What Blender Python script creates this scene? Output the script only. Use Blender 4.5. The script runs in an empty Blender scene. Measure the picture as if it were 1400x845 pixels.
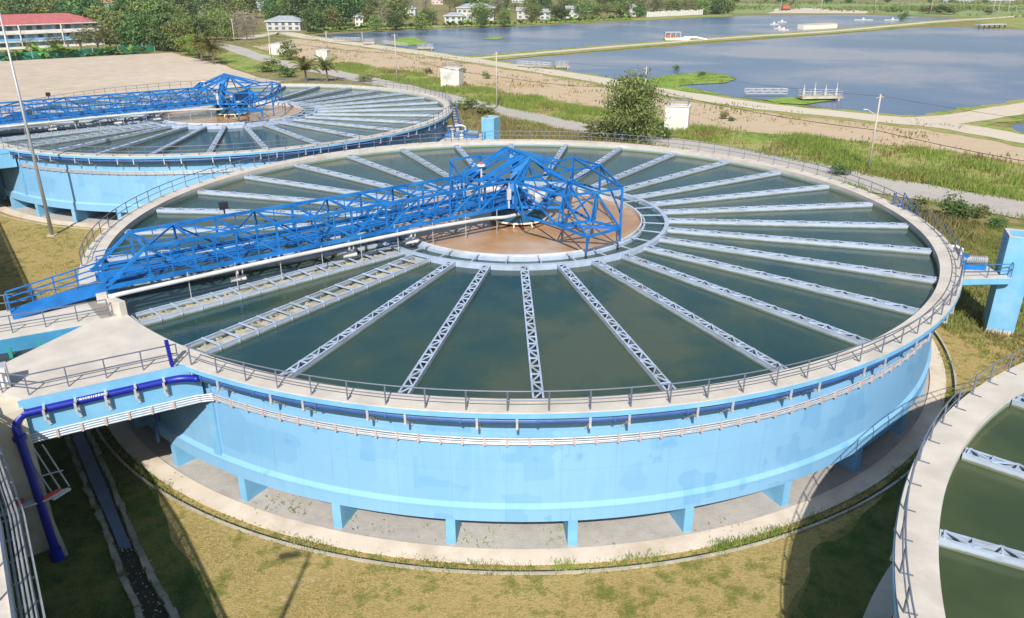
import bpy, bmesh, math, random
from mathutils import Vector, Matrix, noise
rnd = random.Random(11)
SC = bpy.context.scene
COL = SC.collection
PI = math.pi
# ---------------------------------------------------------------- measured layout (metres, z = 0 is the ground)
CAM = {'loc': [-0.5368, -58.4048, 24.0679], 'r': [0.9999963451459015, -0.0010459308856520255, -0.0024931352593454644], 'u': [0.002703644732384861, 0.3868581734866616, 0.9221352633489975], 'w': [0.0, 0.922138633631162, -0.38685958740201015], 'lens': 27.73569482718072}
SAND_LOT = [(-168.51, 190.33), (-163.29, 203.8), (-142.53, 218.33), (-121.54, 234.55), (-85.91, 188.15), (-67.62, 157.53), (-59.56, 147.8), (-62.22, 112.22), (-69.76, 71.26), (-91.47, 71.57)]
EMBANK = [(-99.85, 259.61), (-94.09, 316.8), (-49.97, 254.49), (-14.32, 204.46), (11.67, 166.03), (23.45, 145.95), (33.16, 127.77), (50.91, 103.06), (61.96, 93.7), (76.7, 84.45), (83.77, 72.25), (89.47, 62.99), (70.48, 35.28), (66.21, 42.96), (61.26, 51.87), (52.32, 60.15), (40.69, 69.05), (29.57, 77.81), (16.75, 98.94), (-0.41, 117.64), (-27.71, 159.96), (-50.62, 187.22), (-81.28, 227.49)]
STRIP = [(-57.22, 187.39), (-52.36, 196.09), (-28.77, 168.84), (-0.41, 123.5), (17.13, 102.69), (30.16, 80.67), (42.04, 73.53), (55.14, 67.0), (65.15, 59.43), (70.36, 49.87), (75.39, 42.44), (63.9, 25.67), (58.83, 30.65), (53.57, 36.91), (45.82, 43.2), (42.82, 49.29), (36.82, 56.13), (29.97, 67.36), (14.15, 83.91), (-0.43, 102.05), (-12.66, 122.54), (-30.65, 148.69), (-46.1, 169.27)]
GRAVEL = [(-123.39, 282.82), (-105.25, 252.95), (-75.31, 201.36), (-44.39, 160.36), (-29.42, 139.8), (-12.08, 113.43), (-0.44, 95.63), (13.58, 78.06), (28.79, 62.12), (35.78, 52.67), (41.68, 46.2), (44.5, 40.02), (51.42, 32.71), (56.61, 26.93), (60.42, 22.87)]
DIRT = [(-116.57, 299.3), (-112.83, 343.27), (-88.54, 307.19), (-49.97, 254.49), (-14.32, 204.46), (11.67, 166.03), (23.45, 145.95), (33.16, 127.77), (50.91, 103.06), (61.96, 93.7), (69.62, 86.12), (75.18, 81.44), (81.5, 68.46), (85.02, 59.71)]
DIRT_BRANCH = [(70.93, 86.1), (77.88, 86.78), (85.33, 90.75), (101.13, 101.2), (122.14, 115.28)]
DIKE = [(-16.66, 204.53), (-2.75, 216.87), (32.24, 248.42), (94.33, 300.13), (160.23, 348.44), (245.77, 427.32), (308.23, 473.73), (373.77, 530.36)]
POND1 = [(-90.71, 326.54), (-73.62, 289.16), (-54.46, 265.18), (-34.34, 237.85), (-14.83, 214.59), (-2.79, 222.31), (33.11, 256.86), (96.08, 306.93), (167.11, 366.25), (229.62, 420.02), (278.52, 465.65), (241.85, 520.83), (177.56, 524.86), (145.48, 498.78), (64.73, 436.86), (-0.13, 387.12), (-51.89, 363.76)]
POND2 = [(-10.51, 196.09), (-2.65, 204.13), (30.46, 231.3), (88.41, 277.18), (150.92, 324.3), (199.86, 364.75), (226.4, 373.13), (250.46, 350.29), (267.28, 332.59), (126.74, 122.17), (106.49, 110.14), (89.07, 97.68), (77.23, 90.88), (68.12, 91.88), (58.4, 107.91), (47.39, 117.86), (34.75, 137.02), (24.51, 155.39), (12.06, 173.47), (-2.54, 189.17)]
POND3 = [(84.03, 77.69), (87.63, 81.25), (94.97, 86.51), (114.19, 99.09), (91.05, 65.3), (84.98, 70.3)]
ISLET1 = [(26.42, 155.34), (34.23, 150.34), (42.61, 160.01), (50.96, 166.89), (56.21, 159.69), (57.11, 149.82), (51.89, 142.35), (44.1, 139.63), (39.39, 138.32), (46.37, 120.19), (36.74, 128.97)]
ISLET2 = [(52.43, 113.3), (59.68, 116.49), (65.97, 116.36), (68.17, 113.0), (63.26, 108.85), (59.2, 105.86), (54.21, 109.01)]
ISLET3 = [(-50.39, 272.45), (-49.21, 301.16), (-43.91, 310.08), (-33.42, 271.86), (-39.71, 261.09)]
ISLET4 = [(-12.05, 295.36), (-8.27, 308.69), (-2.79, 308.48), (-6.38, 290.87)]
FIELD = [(143.99, 532.91), (186.66, 555.16), (254.15, 550.71), (291.28, 490.08), (326.82, 477.66), (358.91, 456.34), (594.03, 799.59), (231.89, 834.29)]
FIELDTAN = [(184.77, 548.85), (251.59, 544.5), (281.6, 590.06), (260.28, 655.96), (218.76, 641.83)]
FIELD2 = [(276.1, 461.02), (253.95, 356.12), (277.93, 343.27), (367.24, 475.29), (318.99, 488.43)]
VERGE = [(-98.94, 217.05), (-103.09, 246.32), (-97.76, 252.7), (-83.32, 227.56), (-70.11, 203.61), (-56.29, 183.18), (-57.79, 171.42), (-69.19, 175.51), (-73.18, 168.1), (-82.76, 183.86)]
FENCE = [(-168.27, 196.96), (-163.29, 203.8), (-145.02, 218.4), (-128.7, 239.29)]
FARBANK = [(-95.9, 337.15), (-83.1, 353.27), (-52.26, 366.84), (-0.13, 392.63), (65.83, 445.36), (146.85, 504.1), (154.11, 532.27), (70.62, 482.46), (-0.08, 431.93), (-55.8, 396.69), (-102.73, 359.99)]
TREES = [('airy', -167.5, 230.1, 5.8, 1.0), ('airy', -160.5, 232.8, 7.1, 1.0), ('airy', -153.1, 235.5, 8.8, 1.0), ('airy', -148.5, 238.4, 9.6, 1.0), ('airy', -146.9, 244.5, 10.3, 1.0), ('bushy', -144.1, 247.6, 13.2, 0.8), ('dark', -137.2, 244.2, 12.8, 0.8), ('dark', -132.0, 244.1, 14.2, 0.8), ('dark', -125.3, 240.7, 13.4, 0.8), ('bushy', -118.8, 237.5, 12.0, 0.8), ('bright', -110.4, 222.8, 7.1, 0.9), ('bright', -102.9, 212.0, 7.7, 0.9), ('dark', -187.1, 352.0, 18.0, 1.0), ('bushy', -173.8, 345.8, 16.8, 1.0), ('bushy', -166.6, 351.1, 14.0, 1.0), ('dark', -221.3, 377.6, 17.7, 1.0), ('bushy', -280.9, 407.5, 15.9, 1.0), ('dark', -268.3, 406.9, 16.2, 1.0), ('bushy', -255.8, 406.3, 15.5, 1.0), ('dark', -244.6, 405.7, 16.6, 1.0), ('bushy', -128.7, 295.4, 10.2, 1.0), ('bushy', -132.1, 318.3, 12.4, 1.0), ('dry', -121.1, 308.4, 11.5, 1.0), ('dry', -119.8, 327.7, 11.4, 1.0), ('bushy', -143.2, 374.1, 14.1, 1.0), ('bushy', -163.4, 409.1, 13.3, 1.0), ('dry', -129.6, 349.6, 12.7, 1.0), ('dark', -127.2, 393.1, 11.4, 1.0), ('bushy', -134.1, 447.3, 16.4, 1.0), ('dark', -111.2, 385.6, 18.0, 1.3), ('dark', -104.0, 399.0, 18.5, 1.4), ('dark', -92.7, 398.5, 17.8, 1.3), ('bushy', -77.4, 397.7, 11.2, 1.0), ('dry', -69.4, 397.3, 10.4, 1.0), ('bushy', -61.8, 397.0, 15.2, 1.0), ('bushy', -46.8, 410.8, 9.2, 1.0), ('dry', -71.9, 444.1, 13.1, 1.0), ('bushy', -17.9, 416.9, 12.0, 1.0), ('airy', -7.1, 416.4, 10.4, 1.0), ('bushy', 13.4, 457.1, 10.1, 1.0), ('dark', 29.6, 465.4, 8.9, 1.2), ('airy', 27.0, 495.2, 10.8, 1.0), ('bushy', 47.2, 483.8, 11.9, 1.0), ('bushy', 55.2, 493.6, 9.0, 1.0), ('airy', 62.4, 493.1, 10.7, 1.0), ('bushy', 72.3, 503.1, 11.8, 1.0), ('dark', 83.3, 491.9, 8.0, 1.1), ('airy', 97.4, 512.6, 12.5, 1.0), ('bushy', 111.3, 523.1, 11.8, 1.0), ('airy', 122.7, 534.3, 12.5, 1.0), ('bushy', 133.8, 533.6, 11.5, 1.0), ('dark', 145.4, 538.9, 9.9, 1.0), ('bushy', 156.7, 550.7, 8.6, 1.0), ('bushy', -163.0, 276.4, 14.3, 0.9), ('dark', -160.0, 284.1, 15.2, 0.9), ('bushy', -156.0, 292.2, 16.1, 0.9), ('dark', -147.5, 291.9, 15.5, 0.9), ('bushy', -128.2, 267.7, 12.9, 0.8), ('dark', -126.6, 275.1, 11.6, 0.8), ('bushy', -119.4, 290.8, 10.4, 0.8), ('dry', -112.7, 294.8, 9.6, 0.9), ('dark', -97.1, 348.2, 12.6, 0.8), ('bushy', -89.8, 359.4, 11.6, 0.8), ('bushy', -65.9, 346.8, 8.7, 0.8), ('dark', -58.5, 358.0, 9.6, 0.8), ('bushy', -45.7, 357.5, 8.9, 0.7), ('dark', -15.5, 381.1, 8.6, 0.6), ('bushy', -4.0, 387.3, 9.8, 0.8), ('dark', -110.9, 542.4, 13.5, 1.1), ('bushy', -110.2, 563.1, 10.1, 1.1), ('bushy', -101.9, 554.8, 14.7, 1.1), ('dark', -94.9, 573.0, 9.6, 1.1), ('bushy', -84.1, 538.7, 11.4, 1.1), ('dark', -87.1, 572.4, 10.2, 1.1), ('airy', -79.0, 552.3, 11.9, 1.1), ('dry', -74.9, 576.2, 14.2, 1.1), ('dry', -66.6, 593.2, 13.8, 1.1), ('airy', -48.1, 592.2, 15.6, 1.1), ('airy', -41.2, 552.2, 11.6, 1.1), ('dark', -33.9, 582.4, 13.1, 1.1), ('dark', -29.5, 566.5, 14.9, 1.1), ('bushy', -23.1, 575.0, 12.1, 1.1), ('airy', -21.9, 593.8, 14.2, 1.1), ('dry', -11.9, 581.7, 13.6, 1.1), ('dark', -8.2, 597.4, 13.2, 1.1), ('airy', 2.4, 579.9, 9.1, 1.1), ('bushy', 13.3, 542.4, 11.8, 1.1), ('bushy', 16.6, 587.6, 12.6, 1.1), ('dark', 21.6, 560.6, 15.1, 1.1), ('dry', 27.6, 599.3, 14.4, 1.1), ('airy', 38.4, 563.0, 13.0, 1.1), ('dark', 42.3, 588.4, 15.3, 1.1), ('bushy', 48.5, 562.5, 9.3, 1.1), ('dry', 50.6, 570.2, 14.2, 1.1), ('bushy', 56.9, 568.1, 10.6, 1.1), ('bushy', 68.8, 590.9, 14.2, 1.1), ('bushy', 74.7, 603.4, 12.4, 1.1), ('dark', 79.3, 576.1, 14.3, 1.1), ('dark', 82.9, 588.9, 13.9, 1.1), ('dark', 92.5, 577.8, 13.9, 1.1), ('airy', 89.0, 545.3, 12.4, 1.1), ('dry', 97.4, 547.3, 11.7, 1.1), ('bushy', 113.1, 602.5, 13.8, 1.1), ('dry', 111.9, 546.6, 13.8, 1.1), ('bushy', 120.6, 565.1, 10.2, 1.1), ('dry', 120.9, 555.5, 10.5, 1.1), ('airy', 129.3, 545.9, 15.6, 1.1), ('airy', 139.5, 564.7, 15.5, 1.1), ('dry', 135.9, 546.4, 11.5, 1.1), ('bushy', 150.7, 564.4, 12.6, 1.1), ('bushy', 152.2, 549.6, 14.5, 1.1), ('bushy', 168.0, 602.7, 10.7, 1.1), ('dark', -347.3, 508.0, 15.3, 1.2), ('bushy', -335.4, 503.0, 18.5, 1.2), ('bushy', -330.7, 506.5, 16.5, 1.2), ('dark', -336.6, 531.6, 18.9, 1.2), ('bushy', -329.8, 527.9, 14.5, 1.2), ('bushy', -339.6, 560.4, 18.6, 1.2), ('bushy', -321.4, 540.6, 17.2, 1.2), ('bushy', -310.5, 523.1, 17.2, 1.2), ('dark', -294.5, 508.1, 14.8, 1.2), ('dark', -312.4, 553.2, 15.4, 1.2), ('dark', -291.2, 529.3, 14.4, 1.2), ('bushy', -252.5, 499.4, 18.0, 1.2), ('bushy', -269.4, 558.6, 17.0, 1.2), ('bushy', -242.9, 503.4, 16.1, 1.2), ('bushy', -251.8, 540.0, 14.2, 1.2), ('dark', -245.8, 544.3, 14.0, 1.2), ('bushy', -224.4, 513.6, 17.5, 1.2), ('dark', -218.2, 516.0, 14.0, 1.2), ('dark', -214.1, 549.4, 18.0, 1.2), ('bushy', -188.2, 493.1, 17.3, 1.2), ('bushy', -182.8, 507.0, 14.4, 1.2), ('bushy', -173.5, 490.2, 18.3, 1.2), ('dark', -151.9, 488.0, 18.4, 1.2), ('bushy', -149.4, 505.9, 13.7, 1.2), ('bushy', -139.4, 486.4, 18.6, 1.2), ('bushy', -136.0, 491.1, 18.0, 1.2), ('bushy', -130.1, 488.3, 17.1, 1.2), ('bushy', -130.5, 515.9, 17.7, 1.2), ('dark', -126.3, 526.7, 15.3, 1.2), ('dark', -114.5, 521.0, 16.6, 1.2), ('dark', 228.1, 802.1, 6.3, 1.5), ('bushy', 256.8, 795.9, 4.3, 1.5), ('dark', 273.6, 799.6, 6.2, 1.5), ('dry', 277.0, 756.9, 3.6, 1.5), ('dark', 321.4, 801.0, 5.8, 1.5), ('dark', 332.0, 775.6, 4.9, 1.5), ('dry', 371.7, 809.0, 5.0, 1.5), ('dark', 388.3, 815.5, 4.2, 1.5), ('dry', 399.8, 776.2, 2.9, 1.5), ('dark', 422.9, 796.7, 3.2, 1.5), ('bushy', 441.6, 789.5, 5.6, 1.5), ('bushy', 460.5, 763.7, 4.4, 1.5), ('dry', 475.2, 756.2, 4.3, 1.5)]
BANANA_FAR = [(-95.9, 337.2, 3.5), (-93.9, 340.2, 3.2), (-92.2, 342.9, 3.1), (-90.3, 345.8, 2.9), (-88.6, 348.5, 2.3), (-86.6, 351.7, 2.9), (-85.1, 353.9, 2.3), (-82.9, 356.6, 2.5), (-80.9, 357.8, 3.2), (-78.4, 359.1, 2.6), (-76.3, 360.3, 2.8), (-74.6, 361.2, 3.6), (-72.9, 362.1, 3.7), (-71.1, 363.2, 2.4), (-68.5, 364.6, 3.5), (-66.6, 365.7, 3.1), (-64.3, 366.9, 3.4), (-62.4, 367.9, 3.6), (-59.7, 369.5, 3.4), (-56.9, 371.0, 3.8), (-54.8, 372.2, 3.6), (-52.1, 373.6, 3.2), (-50.2, 374.5, 3.2), (-47.4, 375.9, 2.7), (-44.9, 377.2, 3.8), (-42.4, 378.4, 2.2), (-35.0, 382.2, 3.4), (-32.8, 383.3, 3.8), (-30.2, 384.6, 2.8), (-27.4, 386.0, 3.8), (-24.5, 387.5, 3.8), (-21.8, 388.8, 3.0), (-19.2, 390.1, 2.7), (-11.8, 393.9, 3.0), (-9.2, 395.1, 2.8), (-6.5, 396.5, 2.3), (-4.3, 397.6, 2.0), (-1.4, 399.1, 3.4), (1.4, 401.1, 2.1), (4.7, 403.9, 3.3), (7.3, 406.2, 1.9), (10.5, 408.9, 3.0), (13.3, 411.4, 2.0), (16.4, 414.1, 2.0), (19.1, 416.5, 2.2), (21.8, 418.8, 3.5), (24.9, 421.5, 3.4), (27.5, 423.8, 2.7), (30.6, 426.4, 2.1), (33.4, 428.9, 3.7), (36.7, 431.8, 3.5), (39.4, 434.1, 3.2), (42.8, 437.1, 3.3), (45.8, 439.7, 2.4), (48.2, 441.8, 3.6), (51.9, 445.0, 2.6), (55.4, 448.1, 2.8), (58.8, 451.0, 3.6), (61.7, 453.6, 3.2), (64.6, 456.1, 3.1), (67.2, 458.4, 2.6), (69.9, 458.5, 3.8), (72.3, 458.4, 3.5)]
BANANA_NEAR = [(-159.5, 208.6, 3.6), (-155.6, 213.5, 4.6), (-150.6, 215.9, 5.1), (-148.1, 215.9, 3.5), (-162.4, 206.2, 3.4), (-143.9, 221.0, 2.6), (-138.3, 225.0, 3.2), (-158.0, 211.0, 3.4), (-152.6, 213.4, 2.8), (-146.5, 218.4, 2.8), (-141.2, 223.7, 2.6), (-135.1, 226.3, 2.6), (-132.6, 229.1, 2.7), (-129.7, 231.9, 2.7), (-160.5, 206.1, 2.9)]
PALMS = [(-52.5, 147.6, 6.2), (-47.1, 147.5, 6.2), (-91.4, 192.6, 8.0), (-98.4, 202.0, 7.9)]
BIGTREE = (18.3, 66.9, 11.0)
SHRUBS = [(-72.2, 206.1, 5.6), (-80.5, 239.3, 3.2), (47.1, 23.6, 2.6, 1.0), (44.0, 25.9, 2.0, 1), (50.1, 24.1, 1.6, 1.0), (49.7, 20.3, 1.3, 1.2), (-68.5, 171.7, 3.5, 1.6), (-37.3, 147.3, 2.1, 1.6), (-59.8, 157.4, 3.0, 1.4), (-9.0, 99.4, 2.8, 1.4), (-5.4, 94.0, 2.4, 1.3), (-14.0, 166.7, 1.9, 0.8), (-7.0, 152.9, 2.0, 0.9), (38.6, 89.0, 1.7, 0.8), (234.8, 445.0, 4.9, 1), (284.4, 568.6, 5.3, 1.6), (293.4, 535.5, 5.8, 1.6), (298.9, 529.1, 6.0, 1.6), (303.3, 522.8, 6.1, 1.6), (327.8, 521.3, 4.7, 1.3), (42.6, 44.1, 1.7, 1.2), (50.0, 158.1, 1.3, 1.5), (13.8, 70.1, 3.5, 1.3), (23.8, 69.9, 2.3, 1.2), (46.4, 174.5, 1.4, 1.2), (-23.1, 165.1, 1.7, 1.2), (39.3, 86.6, 1.0, 0.9)]
POLES = [(-79.0, 211.3, 10.8), (-111.4, 274.6, 9.6), (-69.5, 251.8, 6.0), (-29.3, 147.1, 11.5), (-3.5, 104.0, 10.7), (27.3, 110.6, 7.2), (47.6, 47.0, 10.0), (217.8, 625.4, 9.4), (233.7, 579.0, 10.8), (261.9, 550.2, 11.8), (289.6, 523.7, 13.2), (306.9, 478.8, 13.5), (304.6, 469.0, 14.1), (313.2, 473.4, 14.4), (-59.8, 272.8, 4.4)]
HUTS = [(-79.5, 224.6, 3.3), (-59.8, 200.9, 3.3), (-14.8, 136.7, 4.2), (27.7, 76.4, 4.1)]
HOUSES = [('wide', -123.14, 360.88, -106.06, 360.13, 6.9, 'grey', 'white'), ('narrow', -85.49, 398.11, -81.06, 397.9, 6.7, 'grey', 'cream'), ('hill', -74.84, 523.09, -66.7, 522.59, 6.6, 'grey', 'white'), ('water', -38.36, 417.97, -28.35, 417.46, 6.2, 'grey', 'white'), ('terrace', -33.92, 459.66, -11.32, 458.43, 9.7, 'grey', 'white'), ('pale', 3.22, 476.43, 11.13, 475.98, 7.0, 'grey', 'white'), ('small', 17.48, 470.81, 23.92, 470.45, 6.2, 'grey', 'white'), ('gable', 34.96, 484.51, 42.96, 484.05, 7.5, 'grey', 'white'), ('end', 76.44, 508.34, 83.77, 507.9, 7.6, 'grey', 'white'), ('red', -251.16, 597.89, -236.57, 596.9, 10.6, 'red', 'white'), ('blue', -265.42, 678.29, -256.9, 677.65, 10.7, 'blue', 'white'), ('back', -353.42, 667.39, -339.09, 666.34, 7.6, 'red', 'white'), ('left', -213.26, 640.6, -205.21, 640.02, 7.3, 'grey', 'white'), ('top', -166.55, 818.71, -158.84, 818.01, 7.8, 'grey', 'white'), ('toprow', -80.12, 786.47, -68.34, 785.44, 8.1, 'grey', 'pinkish'), ('topright', 0.33, 829.28, 14.13, 828.0, 8.5, 'grey', 'white'), ('shedrow', 445.38, 813.84, 474.07, 811.09, 4.2, 'grey', 'white'), ('shedend', 474.67, 785.16, 498.9, 782.91, 4.7, 'grey', 'white')]
WHITEFENCE = [(88.09, 491.64), (133.04, 527.64), 3.3]
SCHOOL = [(-194.64, 242.92), (-163.28, 272.63), 10.3]
LAMP = (-47.3, 18.6, 21.0)
JET = {'a': [(1.37, 181.68), (10.49, 175.45), (13.94, 177.33)], 'b': [(50.24, 117.8), (59.26, 117.63), (64.78, 113.07)], 'c': [(-74.3, 285.08), (-62.33, 280.63), (-56.51, 268.92)], 'd': [(-50.16, 265.03), (-39.58, 250.79), (-31.81, 244.02)], 'blk': [(143.59, 355.05), (164.55, 366.37)], 'boat': (68.36, 288.09), 'stage': [(234.19, 363.18), (250.32, 368.77)], 'bits': [(143.7, 401.37), (155.24, 423.88), (134.04, 361.53), (132.46, 349.66), (211.19, 446.3), (228.38, 445.36)]}
CRANE = (216.95, 609.68)
NODES = {'A': (-0.3, -3.02, 10.7), 'L2': (-2.42, -3.86, 10.7), 'Rr': (-4.2, -1.4, 10.7), 'l615': (-5.46, 4.15, 10.7), 'l657': (-3.07, 5.8, 10.7), 'r784': (4.44, 4.85, 10.7), 'r821': (6.34, 2.14, 10.7), 'Tp': (2.89, -7.15, 10.7), 'N1': (3.45, -3.06, 10.7), 'Tm': (5.17, -6.2, 10.7), 'Tt': (7.1, -5.02, 10.7), 'B1': (4.29, -10.15, 8.8), 'B2': (6.63, -8.25, 8.8), 'B3': (4.91, -6.53, 8.8), 'B0': (0.29, -5.41, 8.8), 'B4': (2.51, -7.54, 8.8), 'E1': (2.3, -0.78, 10.7), 'E2': (2.6, 3.23, 10.7), 'apR': (-1.01, 1.76, 12.15), 'apF': (0.81, -1.72, 12.15)}
PIPE = [(-22.18, -19.13, 8.36), (-15.69, -14.27, 8.49), (-7.78, -8.34, 8.51), (-3.59, -5.19, 8.38), (-2.08, -4.06, 8.28), (-1.05, -3.29, 8.14), (-0.09, -2.57, 8.15), (1.0, -1.75, 8.25)]
STAIR = [(-25.85, -21.61, 8.08), (-25.91, -21.66, 8.64), (-22.35, -18.99, 8.51), (-22.73, -19.27, 9.26)]
FLOOD = (-18.32, -11.03, 10.75)
DITCH_L = [(-28.06, -16.61), (-25.69, -19.92), (-22.39, -24.48), (-19.69, -27.99), (-17.4, -31.21), (-15.66, -33.56), (-14.2, -35.63)]
DITCH_R = [(-26.95, -16.62), (-24.56, -19.92), (-21.18, -24.48), (-18.75, -27.99), (-16.35, -31.21), (-14.46, -33.56), (-12.88, -35.63)]
TRAY = [(-20.41, -28.87, 3.0), (-22.29, -30.14, 3.0), (-21.04, -28.79, 5.4)]
CAB = (-22.43, -28.36, 7.5)

# ---------------------------------------------------------------- mesh helpers
class MB:
    def __init__(s): s.v = []; s.f = []; s.m = []
    def face(s, pts, mi=0):
        i = len(s.v); s.v += [tuple(q) for q in pts]; s.f.append(tuple(range(i, i+len(pts)))); s.m.append(mi)
    def hexa(s, b, t, mi=0):
        i = len(s.v); s.v += [tuple(q) for q in b] + [tuple(q) for q in t]
        for f in ((3,2,1,0),(4,5,6,7),(0,1,5,4),(1,2,6,5),(2,3,7,6),(3,0,4,7)):
            s.f.append(tuple(i+k for k in f)); s.m.append(mi)
    def box(s, c, d, rz=0.0, mi=0):
        ca, sa = math.cos(rz), math.sin(rz)
        def q(x, y, z): return (c[0]+x*ca-y*sa, c[1]+x*sa+y*ca, c[2]+z)
        x, y, z = d[0]/2, d[1]/2, d[2]/2
        s.hexa([q(-x,-y,-z), q(x,-y,-z), q(x,y,-z), q(-x,y,-z)], [q(-x,-y,z), q(x,-y,z), q(x,y,z), q(-x,y,z)], mi)
    def bar(s, a, b, w, h=None, mi=0):
        a = Vector(a); b = Vector(b); d = (b-a)
        if d.length < 1e-6: return
        d.normalize(); up = Vector((0,0,1)) if abs(d.z) < .98 else Vector((.8,.6,0))
        x = d.cross(up).normalized(); y = x.cross(d).normalized(); h = h or w
        x *= w/2; y *= h/2
        s.hexa([a-x-y, a+x-y, a+x+y, a-x+y], [b-x-y, b+x-y, b+x+y, b-x+y], mi)
    def prism(s, pts, z0, z1, mi=0):
        n = len(pts); ar = sum(pts[i][0]*pts[(i+1)%n][1]-pts[(i+1)%n][0]*pts[i][1] for i in range(n))
        if ar < 0: pts = pts[::-1]
        s.face([(q[0], q[1], z1) for q in pts], mi); s.face([(q[0], q[1], z0) for q in pts[::-1]], mi)
        for i in range(n):
            a, b = pts[i], pts[(i+1)%n]; s.face([(a[0],a[1],z0),(b[0],b[1],z0),(b[0],b[1],z1),(a[0],a[1],z1)], mi)
    def tube(s, pts, r, n=8, closed=False, taper=None, mi=0, caps=True):
        pts = [Vector(q) for q in pts]; N = len(pts); base = len(s.v); px = None
        for i, q in enumerate(pts):
            if closed: d = pts[(i+1)%N]-pts[i-1]
            else: d = pts[min(i+1,N-1)]-pts[max(i-1,0)]
            d.normalize()
            if px is None:
                up = Vector((0,0,1)) if abs(d.z) < .9 else Vector((1,0,0)); px = d.cross(up).normalized()
            else: px = (px-d*px.dot(d)).normalized()
            py = d.cross(px); rr = r if taper is None else r+(taper-r)*i/(N-1)
            for k in range(n):
                a = 2*PI*k/n; s.v.append(tuple(q+px*(rr*math.cos(a))+py*(rr*math.sin(a))))
        for i in range(N if closed else N-1):
            j = (i+1)%N
            for k in range(n):
                k2 = (k+1)%n; s.f.append((base+i*n+k, base+i*n+k2, base+j*n+k2, base+j*n+k)); s.m.append(mi)
        if not closed and caps:
            s.f.append(tuple(base+k for k in range(n-1,-1,-1))); s.m.append(mi)
            s.f.append(tuple(base+(N-1)*n+k for k in range(n))); s.m.append(mi)
    def lathe(s, prof, n=180, a0=0., a1=360., c=(0,0), mi=0):
        full = abs(a1-a0) >= 359.9; base = len(s.v); m = len(prof); N = n if full else n+1
        for i in range(N):
            a = math.radians(a0+(a1-a0)*i/n); ca, sa = math.cos(a), math.sin(a)
            for (r, z) in prof: s.v.append((c[0]+r*ca, c[1]+r*sa, z))
        for i in range(n):
            j = (i+1)%N
            for k in range(m-1):
                q = (base+i*m+k, base+j*m+k, base+j*m+k+1, base+i*m+k+1); s.f.append(q); s.m.append(mi)
    def build(s, name, mat, parent=None, smooth=False, loc=None):
        off = Vector((0,0,0))
        q = parent
        while q is not None: off += q.location; q = q.parent
        l = Vector(loc) if loc is not None else Vector((0,0,0))
        me = bpy.data.meshes.new(name)
        o2 = off+l
        me.from_pydata([(v[0]-o2.x, v[1]-o2.y, v[2]-o2.z) for v in s.v], [], s.f)
        mats = mat if isinstance(mat, (list, tuple)) else [mat]
        for mm in mats: me.materials.append(mm)
        if len(mats) > 1: me.polygons.foreach_set('material_index', s.m)
        if smooth: me.polygons.foreach_set('use_smooth', [True]*len(me.polygons))
        me.update()
        o = bpy.data.objects.new(name, me); o.location = l; COL.objects.link(o)
        if parent is not None: o.parent = parent
        return o
def tag(o, label=None, cat=None, group=None, kind=None):
    if label: o['label'] = label
    if cat: o['category'] = cat
    if group: o['group'] = group
    if kind: o['kind'] = kind
    return o
def thing(name, loc, label, cat, group=None):
    o = bpy.data.objects.new(name, None); COL.objects.link(o); o.location = loc; o.empty_display_size = .3
    return tag(o, label, cat, group)
def struct(o): o['kind'] = 'structure'; return o
def child(src, parent, loc=(0,0,0), rz=0.0):
    o = src.copy(); COL.objects.link(o); o.parent = parent; o.location = loc; o.rotation_euler = (0,0,rz); return o
def copy_tree(o, off=(0,0,0), label=None, parent=None):
    c = o.copy(); COL.objects.link(c); c.parent = parent
    if parent is None: c.location = o.location+Vector(off)
    if label: c['label'] = label
    for ch in o.children: copy_tree(ch, parent=c)
    return c
def pv(r, a, z):
    a = math.radians(a); return (r*math.cos(a), r*math.sin(a), z)
# ---------------------------------------------------------------- materials
def new_mat(name):
    m = bpy.data.materials.new(name); m.use_nodes = True; nt = m.node_tree
    return m, nt, nt.nodes['Principled BSDF']
def N(nt, t, **kw):
    n = nt.nodes.new(t)
    for k, v in kw.items(): setattr(n, k, v)
    return n
def ramp(nt, fac, stops, interp='LINEAR'):
    r = N(nt, 'ShaderNodeValToRGB'); r.color_ramp.interpolation = interp
    e = r.color_ramp.elements
    while len(e) < len(stops): e.new(.5)
    for i, (p, c) in enumerate(stops): e[i].position = p; e[i].color = (*c, 1)
    nt.links.new(fac, r.inputs['Fac']); return r.outputs['Color']
def nz(nt, vec, scale, detail=4, rough=.55, dist=0.0):
    n = N(nt, 'ShaderNodeTexNoise'); n.inputs['Scale'].default_value = scale; n.inputs['Detail'].default_value = detail
    n.inputs['Roughness'].default_value = rough; n.inputs['Distortion'].default_value = dist
    if vec is not None: nt.links.new(vec, n.inputs['Vector'])
    return n.outputs['Fac']
def mix(nt, a, b, fac, mode='MIX'):
    m = N(nt, 'ShaderNodeMix', data_type='RGBA', blend_type=mode)
    for s_, v in ((m.inputs[0], fac), (m.inputs[6], a), (m.inputs[7], b)):
        if isinstance(v, (int, float)): s_.default_value = v
        elif isinstance(v, tuple): s_.default_value = (*v, 1)
        else: nt.links.new(v, s_)
    return m.outputs[2]
def wpos(nt, scale=None):
    o = N(nt, 'ShaderNodeNewGeometry').outputs['Position']
    if scale:
        mp = N(nt, 'ShaderNodeMapping'); mp.inputs['Scale'].default_value = scale; nt.links.new(o, mp.inputs['Vector']); return mp.outputs['Vector']
    return o
def bump(nt, b, h, strength=.3, dist=.05):
    bp = N(nt, 'ShaderNodeBump'); bp.inputs['Strength'].default_value = strength; bp.inputs['Distance'].default_value = dist
    nt.links.new(h, bp.inputs['Height']); nt.links.new(bp.outputs['Normal'], b.inputs['Normal'])
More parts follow.
